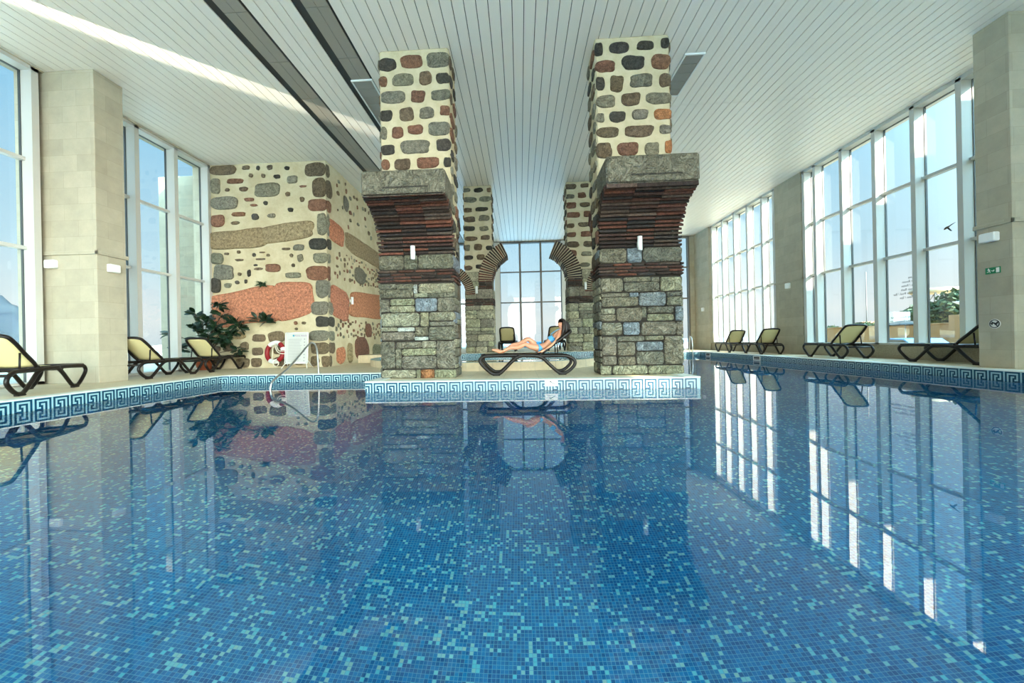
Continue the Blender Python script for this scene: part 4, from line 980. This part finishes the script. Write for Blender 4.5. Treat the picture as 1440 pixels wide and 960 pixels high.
# ------------------------------------------------------------------ potted rubber plant in the left corner
pl=empty('potted_rubber_plant',(-9.80,11.46,0)); tag(pl,'large dark leaved rubber plant in a terracotta pot before the rubble block','plant')
m=MB(); m.lathe([(0,0),(.17,0),(.24,.34),(.265,.34),(.27,.40),(.235,.40),(.22,.35),(0,.35)],(0,0,0),28); m.build('pot',M['terracotta'],pl)
m=MB(); ml=MB()
def leaf(mb,p,d,ln,w):
    d=Vector(d).normalized(); up=Vector((rnd.uniform(-.3,.3),rnd.uniform(-1,-.2),rnd.uniform(.3,1))).normalized()
    s=d.cross(up).normalized(); n_=s.cross(d); p=Vector(p); b=len(mb.v)
    st=[(0,.06),(.15,.45),(.35,.88),(.55,1),(.75,.82),(.9,.45),(1,.03)]
    for t,k in st:
        c=p+d*(ln*t)+n_*(-ln*.22*t*t)
        for q in (-1,0,1): mb.v.append(tuple(c+s*(q*w*.5*k)+n_*(abs(q)*w*.10)))
    for i in range(len(st)-1):
        for q in (0,1):
            a=b+i*3+q; mb.face((a,a+1,a+4,a+3),sm=True)
CL=[(-.75,-.15,1.17),(-.12,.0,1.72),(.58,.05,2.02),(.25,.0,1.55),(-.05,-.1,1.28),(1.05,.15,1.45),(.92,.1,1.15),(1.2,.1,1.30),(.62,-.15,1.32),(2.0,.15,1.52),(-.7,.05,.72),(1.15,.1,.62),(.45,-.2,1.02),(.72,0,1.68),(.15,-.25,.95),(.85,-.1,.95),(.35,.1,1.2),(1.75,.15,1.55),(.0,.1,1.45),(.6,.1,.85)]
for i,c in enumerate(CL):
    c=(c[0],c[1]-.14,c[2])
    mid=(c[0]*.35,c[1]*.3,.35+(c[2]-.35)*.55)
    if i==9 or i==17: mid=(.9,.1,1.35)
    m.tube(smooth_path([(rnd.uniform(-.05,.05),rnd.uniform(-.05,.05),.3),mid,c],5),[.016-.009*k/10 for k in range(11)],6)
    for k in range(20 if i in (3,4,8,9,12,5) else 15):
        an=rnd.uniform(0,6.283); el=rnd.uniform(-.55,.9); d=(math.cos(an)*math.cos(el),math.sin(an)*math.cos(el)*.8,math.sin(el))
        leaf(ml,(c[0]+d[0]*.03,c[1]+d[1]*.03,c[2]+rnd.uniform(-.12,.05)),d,rnd.uniform(.19,.30),rnd.uniform(.085,.13))
m.build('stem',M['stem'],pl)
lo=ml.build('foliage',M['leaf'],pl); lo.modifiers.new('t','SOLIDIFY').thickness=.004
# tuft growing out of the wall
m=MB()
for k in range(46):
    an=rnd.uniform(0,6.283); el=rnd.uniform(-.6,.9); d=(math.cos(an)*math.cos(el),-abs(math.sin(an))*math.cos(el),math.sin(el)); leaf(m,(0,0,0),d,rnd.uniform(.12,.22),rnd.uniform(.03,.05))
tf=m.build('wall_plant',mat('wall_plant_green',(52,78,50),.6)); tf.location=(-8.15,11.84,2.66); tf.modifiers.new('t','SOLIDIFY').thickness=.003
tag(tf,'small green tuft growing out of the rubble block above the pink band','plant')

# ------------------------------------------------------------------ notice board on an A-frame and lifebuoy
bo=empty('notice_board',(-6.86,11.45,0)); tag(bo,'white pool rules board on thin legs leaning at the rubble block','sign board')
bo.rotation_euler=(0,0,R(2))
def tilt(x,y,z): return (x,y+.10*z,z)
m=MB(); m.obox((-.33,0,.16),(.66,0,0),(0,.025,0),(0,.09,.92)); m.build('panel',M['board'],bo)
m=MB()
for a,b_ in (((-.35,-.005,.15),(-.35,.085,1.09)),((.35,-.005,.15),(.35,.085,1.09)),((-.35,-.005,.15),(.35,-.005,.15)),((-.35,.085,1.09),(.35,.085,1.09))): m.tube([a,b_],.014,8)
for s in (-1,1):
    m.tube([(s*.30,-.0,.2),(s*.40,-.12,0)],.010,6); m.tube([(s*.30,.03,.3),(s*.40,.24,0)],.010,6)
m.build('leg_frame',M['white'],bo)
m=MB(); k=0
greys=mat('small_print_grey',(150,150,152),.7)
for r_ in range(15):
    z=.88-.047*r_
    for c in range(3):
        x=-.27+.01*rnd.random()
        m.obox((-.26,-.004+.09*(z-.16)/.92,z),(rnd.uniform(.25,.42),0,0),(0,.003,0),(0,.001,.012))
    if r_%2==0: m.obox((.22,-.004+.09*(z-.16)/.92,z-.01),(.035,0,0),(0,.003,0),(0,.003,.035))
m.build('small_print',greys,bo)
m=MB(); m.ball((-.10,.07,1.0),(.03,.006,.03),12,6); m.build('logo_dot',mat('logo_teal',(60,150,176),.5),bo)
def text(body,size,loc,rot,mt_,parent=None,name='lettering',align='LEFT',ext=.001):
    cu=bpy.data.curves.new(name,'FONT'); cu.body=body; cu.size=size; cu.extrude=ext; cu.align_x=align
    o=bpy.data.objects.new(name,cu); COL.objects.link(o); cu.materials.append(mt_)
    o.location=loc; o.rotation_euler=rot
    if parent: o.parent=parent
    nm=bpy.data.meshes.new_from_object(o.evaluated_get(bpy.context.evaluated_depsgraph_get()))
    q=bpy.data.objects.new(name,nm); COL.objects.link(q); q.location=loc; q.rotation_euler=rot; q.parent=parent
    bpy.data.objects.remove(o); bpy.data.curves.remove(cu)
    return q
text('POOL RULES',.065,(-.06,.066,.975),(R(90-5.6),0,0),mat('logo_mauve',(140,110,150),.6),bo)

lb=empty('lifebuoy',(-7.68,11.70,.50),0); tag(lb,'red and white lifebuoy propped beside the notice board','lifebuoy'); lb.rotation_euler=(R(-8),0,R(-10))
Rm,rm=.30,.085
def arcp(a0,a1,n=14,R_=Rm): return [(R_*math.cos(R(a0+(a1-a0)*i/n)),0,R_*math.sin(R(a0+(a1-a0)*i/n))) for i in range(n+1)]
for a0,a1 in ((135,240),(-60,10),(25,60)):
    m=MB(); m.tube(arcp(a0,a1),rm*.8,14,flat=1,up=(0,1,0)); m.build('red_section',M['red'],lb)
for a0,a1 in ((60,136),(239,301),(9,26)):
    m=MB(); m.tube(arcp(a0,a1),rm*.83,14,up=(0,1,0)); m.build('white_band',M['white'],lb)
m=MB()
m.tube(smooth_path([(.05,-.09,.26),(.10,-.09,.10),(.2,-.09,-.02),(.38,-.08,-.06),(.55,-.05,-.02)],5),.014,6)
m.tube(smooth_path([(-.02,-.08,.20),(-.03,-.07,0),(-.02,-.06,-.32)],5),.010,6)
m.tube(smooth_path([(.10,-.08,.20),(.2,-.09,.05),(.32,-.08,.02),(.5,-.06,.05)],5),.012,6)
for q in range(7):
    a=q*.9; m.tube([(.12+.10*math.cos(t+a)+.01*q,-.06-.01*q,-.36+.09*math.sin(t+a)) for t in [i*.5 for i in range(13)]],.012,6)
m.build('rope',M['rope'],lb)

# ------------------------------------------------------------------ steel rails
hr=empty('handrail',(-5.02,9.05,0)); tag(hr,'polished steel stair handrail rising from the back left pool edge','handrail')
m=MB(); m.tube(smooth_path([(.10,.10,-.0),(.10,.08,.25),(.10,.05,.52),(.09,.0,.68),(.06,-.07,.75),(.02,-.2,.70),(-.0,-.9,.25),(-.02,-1.40,.02),(-.03,-1.52,-.12),(-.03,-1.53,-.4),(-.03,-1.53,-1.0)],6),.021,10)
m.build('rail',M['steel'],hr)
m=MB(); m.lathe([(0,0),(.045,0),(.045,.012),(.022,.018)],(.10,.10,0),16); m.build('flange',M['steel'],hr)
ld=empty('pool_ladder',(8.0,18.9,0)); tag(ld,'steel ladder with two looped rails at the far right end of the pool','pool ladder')
for s in (0,1):
    m=MB(); x=s*.55-.25
    m.tube(smooth_path([(x+.02,.55,0),(x+.02,.5,.45),(x,.40,.68),(x-.05,.22,.74),(x-.1,.0,.62),(x-.12,-.12,.25),(x-.12,-.15,-.3),(x-.12,-.15,-1.0)],6),.021,10); m.build('rail',M['steel'],ld)
for k in range(3):
    m=MB(); m.bbox(-.36,-.20,-.5-.28*k,.20,-.10,-.47-.28*k,.006); m.build('step',M['steel'],ld)

# ------------------------------------------------------------------ pool skimmers, depth sign on the border
def skimmer(y,label):
    e=empty('pool_skimmer',(8.485,y,-.10)); tag(e,label,'pool skimmer')
    m=MB()
    for b in ((-.02,-.20,-.085,0,.20,-.065),(-.02,-.20,.045,0,.20,.065),(-.02,-.20,-.065,0,-.18,.045),(-.02,.18,-.065,0,.20,.045)): m.box(*b)
    m.build('frame',M['coping'],e)
    m=MB(); m.box(-.008,-.18,-.065,-.004,.18,.045); m.build('opening',M['black'],e)
    m=MB(); m.box(-.012,-.17,-.055,-.009,.17,-.015); m.build('flap',M['grille'],e)
skimmer(14.3,'rectangular white framed pool skimmer in the right border')
skimmer(17.9,'small dark pool skimmer at the far end of the right border')
sg=empty('depth_plate',(.535,6.905,-.072)); tag(sg,'small white pictogram plate on the border below the woman','sign')
m=MB(); m.box(-.115,.0,-.05,.115,.006,.055); m.build('plate',M['white'],sg)
m=MB(); m.ball((-.01,-.003,.03),(.014,.003,.012),8,5); m.tube([(.0,-.003,.02),(.03,-.003,.005),(.07,-.003,-.01)],.006,6); m.tube([(-.03,-.003,.035),(-.03,-.003,.0)],.005,6); m.tube(smooth_path([(-.08,-.003,-.03),(-.04,-.003,-.02),(0,-.003,-.03),(.05,-.003,-.02)],4),.004,6)
m.build('pictogram',M['black'],sg)

# ------------------------------------------------------------------ signs on the right pillar
ex=empty('exit_sign',(9.02,7.80,1.85)); tag(ex,'green running man exit sign on the right pillar','sign')
m=MB(); m.box(-.012,-.115,-.06,0,.115,.06); m.build('plate',M['green'],ex)
m=MB(); x=-.016
m.box(x,-.105,-.045,x+.003,-.055,.045)                       # door panel
def bar(mb,y0,z0,y1,z1,w):
    d=Vector((0,y1-y0,z1-z0)); n_=Vector((0,-d.z,d.y)).normalized()*w
    mb.obox(Vector((x,y0,z0))-n_*.5,d,n_,(.003,0,0))
m.ball((x+.001,.062,.036),(.002,.011,.011),10,6)
bar(m,.060,.025,.050,-.005,.016); bar(m,.060,.022,.082,.010,.007); bar(m,.055,.020,.032,.012,.007); bar(m,.052,-.005,.036,-.020,.009); bar(m,.036,-.020,.040,-.040,.008); bar(m,.050,-.005,.070,-.025,.009); bar(m,.070,-.025,.088,-.022,.008)
bar(m,.022,-.005,-.01,-.005,.009); bar(m,-.01,-.005,-.028,.010,.008); bar(m,-.002,-.022,-.028,-.005,.007)
m.build('pictogram',M['white'],ex)
ns=empty('no_diving_sign',(9.02,7.79,.835)); tag(ns,'round black and white prohibition sign low on the right pillar','sign')
m=MB(); b=len(m.v); n=32
m.v+=[(-.008,.09*math.cos(2*math.pi*i/n),.09*math.sin(2*math.pi*i/n)) for i in range(n)]+[(0,.09*math.cos(2*math.pi*i/n),.09*math.sin(2*math.pi*i/n)) for i in range(n)]
m.face(list(range(b,b+n))); 
for i in range(n): m.face((b+i,b+(i+1)%n,b+n+(i+1)%n,b+n+i))
m.build('disc',M['white'],ns)
m=MB(); m.tube([(-.010,.074*math.cos(2*math.pi*i/28),.074*math.sin(2*math.pi*i/28)) for i in range(28)],.008,6,True)
m.tube([(-.011,-.05,-.05),(-.011,.05,.05)],.007,6)
m.tube(smooth_path([(-.011,.055,.005),(-.011,.02,.018),(-.011,-.02,.005),(-.011,-.05,.02)],4),.013,6); m.tube([(-.011,-.02,.0),(-.011,-.035,-.03)],.008,6); m.tube([(-.011,.03,.01),(-.011,.04,-.02)],.008,6)
m.ball((-.011,-.045,.028),(.004,.015,.012),8,6)
m.build('pictogram',M['black'],ns)

# mirrored lettering on the outside of the right window
wl=empty('window_lettering',(XR+.012,10.66,1.24)); tag(wl,'dark lettering on the right window glass, seen mirrored from inside','lettering')
lines=['Sauna','Salt Room','Spa / Relax','Steam Bath','Indoor Pool / Bar','Fitness / Spa','Massage / Sauna','Whirlpool / Tea','Ice Room / Hammam','Relax Zone / Spa','Beauty Rooms / Bar','Health / Treatments','Reception / Restaurant']
for i,t in enumerate(lines):
    z=.93-.105*i-.02
    if i in (6,7,8,9): continue
    text(t,.088,(0,0,z),(R(90),0,R(90)),M['black'],wl,'lettering_line')
# bird outside the right window
bd=empty('bird',(10.75,10.2,3.31)); tag(bd,'small dark bird flying outside the right window','bird')
m=MB(); m.tube(smooth_path([(0,.14,-.05),(0,.06,0),(0,-.02,.03),(0,-.12,.06)],4),[.008,.02,.03,.036,.038,.038,.036,.034,.03,.022,.015,.01,.006],8); m.build('body',M['stem'],bd)
m=MB()
m.prism([(0,.02,.03),(0,-.10,.05),(.0,-.26,.13),(.0,-.10,.09)],(.012,0,0)); m.build('wing',M['black'],bd); bd.scale=(.66,.66,.66)
m=MB(); m.prism([(.0,.06,.0),(.0,-.02,.0),(.02,-.12,-.16),(.02,-.06,-.15)],(.012,0,0)); m.build('wing',M['black'],bd)
# ------------------------------------------------------------------ outside
m=MB(); m.box(XR+.32,-40,-1.5,60,70,-.75); struct(m.build('ground_right',plaster('pale_paving',(182,160,124),(168,146,112),.6,.1)))
m=MB(); m.box(-30,-40,-1.5,XL-.36,26,-.12); m.box(-30,YEND+.35,-1.5,XR+.3,27,-.12); struct(m.build('ground_left',plaster('pale_terrace',(186,176,156),(172,162,144),.6,.1)))
m=MB(); b=len(m.v); m.v+=[(-2500,-800,-6),(2500,-800,-6),(2500,2500,-6),(-2500,2500,-6)]; m.face((b,b+1,b+2,b+3))
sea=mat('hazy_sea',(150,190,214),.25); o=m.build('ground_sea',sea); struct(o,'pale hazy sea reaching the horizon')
# mountain on the left horizon
def hill(name,cx,cy,rx,ry,h,z,mt_,seed,label,n=56):
    m=MB(); b=len(m.v)
    for j in range(n+1):
        for i in range(n+1):
            x=-1+2*i/n; y=-1+2*j/n; d=max(0,1-math.sqrt(x*x+y*y)); nz=noise.fractal((x*3+seed,y*3,seed),1.0,2.0,5)
            m.v.append((cx+x*rx,cy+y*ry,z+h*(d**.8)*(1+.35*nz)+ (0 if d>0 else -2)))
    for j in range(n):
        for i in range(n):
            a=b+j*(n+1)+i; m.face((a,a+1,a+n+2,a+n+1),sm=True)
    o=m.build(name,mt_); return struct(o,label) 
hz=plaster('hazy_mountain',(26,38,50),(44,56,62),.02,.3)
hill('ground_mountain',-505,330,110,110,60,-8,hz,3,'hazy blue grey mountain beyond the left window')
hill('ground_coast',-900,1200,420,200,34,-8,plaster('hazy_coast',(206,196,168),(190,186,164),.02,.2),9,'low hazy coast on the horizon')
# exterior pier beyond the second left window
m=MB(); m.bbox(-12.05,12.35,-.12,-10.5,13.1,6.45,.02); o=m.build('exterior_pier',limestone('outdoor_limestone',(150,142,122),(138,130,112),(124,116,100))); tag(o,'pale limestone wall standing outside the second left window','pier')
# low white parapet outside left window 1
m=MB(); m.bbox(-27,-5,-.12,-26.5,26,.9,.03); o=m.build('terrace_parapet',M['white']); tag(o,'long white parapet at the edge of the left terrace','parapet')
m=MB(); m.bbox(-27,26,-.12,16,26.4,.35,.03); o=m.build('sea_parapet',M['white']); tag(o,'low white parapet outside the far end window','parapet')
m=MB(); m.bbox(.2,24.6,-.12,1.6,25.6,.62,.1); o=m.build('whirlpool_tub',mat('tub_turquoise',(60,150,200),.4)); tag(o,'turquoise box shaped tub outside the far end window','tub')
# right side: retaining wall, trees, buildings, car
beige=plaster('beige_outdoor_wall',(176,142,102),(160,130,94),.8,.2)
m=MB(); m.bbox(24.0,15.5,-.75,24.5,34,1.15,.02); m.bbox(23.9,15.5,1.15,24.6,34,1.22,.01); o=m.build('garden_wall',beige); tag(o,'long beige garden wall beyond the right windows','wall')
m=MB(); m.bbox(23.1,21.35,-.75,23.8,22.0,1.60,.02); o=m.build('gate_pier',beige); tag(o,'beige block carrying a white garden lamp outside','pier')
gl=empty('garden_lamp',(23.45,21.7,1.60)); tag(gl,'white pedestal garden lamp outside the right window','lamp')
m=MB(); m.lathe([(0,0),(.10,0),(.06,.06),(.055,.52),(.09,.56),(0,.56)],(0,0,0),16); m.build('post',M['white'],gl)
m=MB(); m.lathe([(.10,.56),(.18,.60),(.30,.68),(.32,.72),(0,.74)],(0,0,0),18); m.build('lamp_head',M['white'],gl)
leafm=mat('tree_leaf_green',(66,84,50),.7); barkm=mat('bark',(96,80,62),.9)
def tree(x,y,h,w,label,seed,group='trees beyond the garden wall'):
    e=empty('bushy_tree',(x,y,-.75)); tag(e,label,'tree',group); rs=random.Random(seed)
    m=MB(); m.tube(smooth_path([(0,0,0),(.05,.05,h*.3),(-.05,0,h*.6)],4),.10,8); m.build('trunk',barkm,e)
    m=MB()
    for k in range(5200):
        a=rs.uniform(0,6.283); cz=rs.uniform(-1,1); rr_=math.sqrt(1-cz*cz); f_=rs.uniform(.55,1)*(1+.25*noise.noise((math.cos(a)*2+seed,math.sin(a)*2,cz*2)))
        p=Vector((w*rr_*math.cos(a)*f_,w*rr_*math.sin(a)*f_,h*.58+h*.42*cz*f_)); d=Vector((rs.uniform(-1,1),rs.uniform(-1,1),rs.uniform(-.6,1))).normalized(); s=d.cross(Vector((rs.uniform(-1,1),rs.uniform(-1,1),rs.uniform(-1,1)))).normalized()
        l=rs.uniform(.16,.28); b=len(m.v); m.v+=[tuple(p-s*l*.4),tuple(p+d*l),tuple(p+s*l*.4),tuple(p-d*l*.5)]; m.face((b,b+1,b+2,b+3))
    m.build('crown',leafm,e)
tree(27.6,25.0,4.2,1.9,'tall round green tree behind the beige block and lamp',1)
tree(28.2,28.9,3.3,1.2,'lower green tree left of the tall round one',2)
tree(27.0,31.6,2.3,1.1,'green shrub-like tree behind the lattice canopy',3)
tree(27.0,35.0,2.1,1.0,'small green tree far left beyond the garden wall',5)
# lattice canopy
lc=empty('lattice_canopy',(31,30.4,-.35)); tag(lc,'round topped lattice canopy above the trees','canopy')
m=MB(); m.lathe([(0,3.95),(1.25,3.95),(1.38,4.1),(1.3,4.28),(0,4.36)],(0,0,0),28); m.build('roof_disc',mat('canopy_beige',(176,164,140),.7),lc)
m=MB()
for k in range(8):
    a=k*math.pi/4; m.tube([(.1*math.cos(a),.1*math.sin(a),0 if k%2==0 else 2.4),(1.2*math.cos(a),1.2*math.sin(a),4.0)],.04,6); m.tube([(1.2*math.cos(a),1.2*math.sin(a),4.0),(.6*math.cos(a+.785),.6*math.sin(a+.785),3.1)],.03,6)
m.tube([(0,0,0),(0,0,2.6)],.12,8); m.build('lattice',mat('canopy_grey',(120,122,124),.6),lc)
# mast
m=MB(); m.tube([(28.6,33.3,-.75),(28.6,33.3,5.8)],.035,8); o=m.build('slender_mast',mat('mast_grey',(110,104,100),.6)); tag(o,'slender upright mast seen through the right window','mast')
# buildings
def bld(name,x0,y0,x1,y1,h,roofc,label,wallc=(226,206,176)):
    e=empty(name,(x0,y0,-.12)); tag(e,label,'building')
    m=MB(); m.box(0,0,0,x1-x0,y1-y0,h); wo=m.build('wall',mat(name+'_wall',wallc,.8),e)
    m=MB(); L_=y1-y0; Wd=x1-x0; m.prism([(-.4,-.4,h),(Wd+.4,-.4,h),(Wd/2,-.4,h+.55)],(0,L_+.8,0)); m.build('roof',mat(name+'_roof',roofc,.8),e)
    for k in range(4):
        m=MB(); m.box(-.03,.6+k*L_/4,h*.35,.0,.6+k*L_/4+.8,h*.75); m.build('window',M['alu_dark'],wo)
bld('orange_roofed_house',32,35.6,36,39.6,1.45,(196,128,88),'low orange roofed house beyond the garden wall')
bld('grey_roofed_house',32,41.2,36,46.0,.62,(120,116,112),'low grey roofed pavilion at the left of the right window')
# white kiosk panel and parasol
m=MB(); m.bbox(24.9,27.0,-.75,26.0,28.4,2.1,.03); o=m.build('white_kiosk',mat('kiosk_white',(232,238,232),.7)); tag(o,'pale box shaped kiosk behind the window lettering','kiosk')
pu=empty('parasol',(22.6,23.8,-.25)); tag(pu,'dark open parasol outside behind the lettering','parasol')
m=MB(); m.tube([(0,0,0),(0,0,1.62)],.03,8); m.build('pole',M['alu'],pu)
m=MB(); m.lathe([(0,1.68),(.35,1.62),(.75,1.52),(1.02,1.42),(1.0,1.40),(0,1.58)],(0,0,0),10,sm=False); m.build('canopy',mat('parasol_dark',(64,66,64),.8),pu)
# parked car, simple but shaped
cr=empty('parked_car',(20.2,20.9,-.62),R(84)); tag(cr,'blue parked car outside the right window','car')
m=MB()
prof=[(-2.0,.30),(-2.05,.62),(-1.75,.78),(-1.1,.86),(-.55,1.30),(.65,1.34),(1.25,.95),(1.95,.80),(2.05,.55),(2.0,.30)]
m.prism([(a,-.82,b_*.78) for a,b_ in prof],(0,1.64,0)); cb=m.build('body',mat('car_blue',(70,130,186),.25),cr)
m=MB(); m.prism([(a,-.83,b_*.78) for a,b_ in ((-.98,.90),(-.5,1.22),(.58,1.26),(1.05,.94))],(0,1.66,0)); m.build('side_glass',M['alu_dark'],cb)
for x in (-1.3,1.3):
    for y in (-.8,.8):
        m=MB(); b=[(x+.28*math.cos(2*math.pi*i/20),y-.09,.28+.28*math.sin(2*math.pi*i/20)) for i in range(20)]; m.prism(b,(0,.18,0)); m.build('wheel',M['black'],cr)

# unseen building block added outside to keep sun off the nearer right windows
m=MB(); m.box(11.36,.2,-.12,27,4.7,9.45); o=m.build('shading_wing',plaster('wing_render',(226,216,196),(214,204,184),1,.2)); tag(o,'unseen pale building block added outside to shade the nearer right windows','building')

# ------------------------------------------------------------------ light
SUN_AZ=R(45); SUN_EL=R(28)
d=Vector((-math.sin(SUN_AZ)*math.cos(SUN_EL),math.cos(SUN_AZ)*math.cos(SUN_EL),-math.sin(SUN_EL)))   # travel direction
sl=bpy.data.lights.new('sun','SUN'); sl.energy=SUN_E; sl.angle=R(.6); sl.color=(1,.86,.68)
so=bpy.data.objects.new('sun',sl); COL.objects.link(so); so.rotation_euler=d.to_track_quat('-Z','Y').to_euler()
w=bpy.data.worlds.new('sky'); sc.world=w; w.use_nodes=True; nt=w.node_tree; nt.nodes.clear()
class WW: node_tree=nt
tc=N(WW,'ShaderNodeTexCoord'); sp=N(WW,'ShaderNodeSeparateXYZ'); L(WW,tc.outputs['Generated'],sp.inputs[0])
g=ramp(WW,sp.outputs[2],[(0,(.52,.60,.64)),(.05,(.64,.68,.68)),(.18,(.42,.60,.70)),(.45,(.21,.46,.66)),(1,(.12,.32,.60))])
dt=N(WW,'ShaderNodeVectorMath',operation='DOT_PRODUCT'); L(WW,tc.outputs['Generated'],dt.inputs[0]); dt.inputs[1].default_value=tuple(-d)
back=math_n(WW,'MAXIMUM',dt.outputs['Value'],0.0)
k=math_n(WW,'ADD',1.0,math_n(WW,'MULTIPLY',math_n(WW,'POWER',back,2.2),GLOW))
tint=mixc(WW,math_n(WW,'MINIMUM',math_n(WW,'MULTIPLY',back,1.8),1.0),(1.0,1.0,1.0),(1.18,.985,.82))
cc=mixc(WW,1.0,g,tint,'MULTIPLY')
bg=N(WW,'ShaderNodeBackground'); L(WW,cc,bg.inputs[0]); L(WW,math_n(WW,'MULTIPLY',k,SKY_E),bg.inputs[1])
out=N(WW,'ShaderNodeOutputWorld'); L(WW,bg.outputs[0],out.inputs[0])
# spot lamp added outside, standing in for reflected sun streaking the ceiling
gp=bpy.data.lights.new('added_glint_spot','SPOT'); gp.energy=GLINT_SPOT; gp.spot_size=R(3.4); gp.spot_blend=.8; gp.shadow_soft_size=.02; gp.color=(1,.93,.78)
go=bpy.data.objects.new('added_glint_spot',gp); COL.objects.link(go); tgt=Vector((-6.3,7.95,6.53)); src=Vector((-16.2,-1.95,5.35)); go.location=src
go.rotation_euler=(tgt-src).to_track_quat('-Z','Y').to_euler()

vs=sc.view_settings; sc.display_settings.display_device='sRGB'; vs.view_transform='Standard'; vs.look='None'; vs.gamma=1; vs.use_curve_mapping=False; vs.exposure=EXPO
cy=sc.cycles; cy.use_denoising=True; cy.max_bounces=14; cy.diffuse_bounces=6; cy.glossy_bounces=6; cy.transmission_bounces=8; cy.transparent_max_bounces=24; cy.sample_clamp_indirect=6; cy.blur_glossy=.3
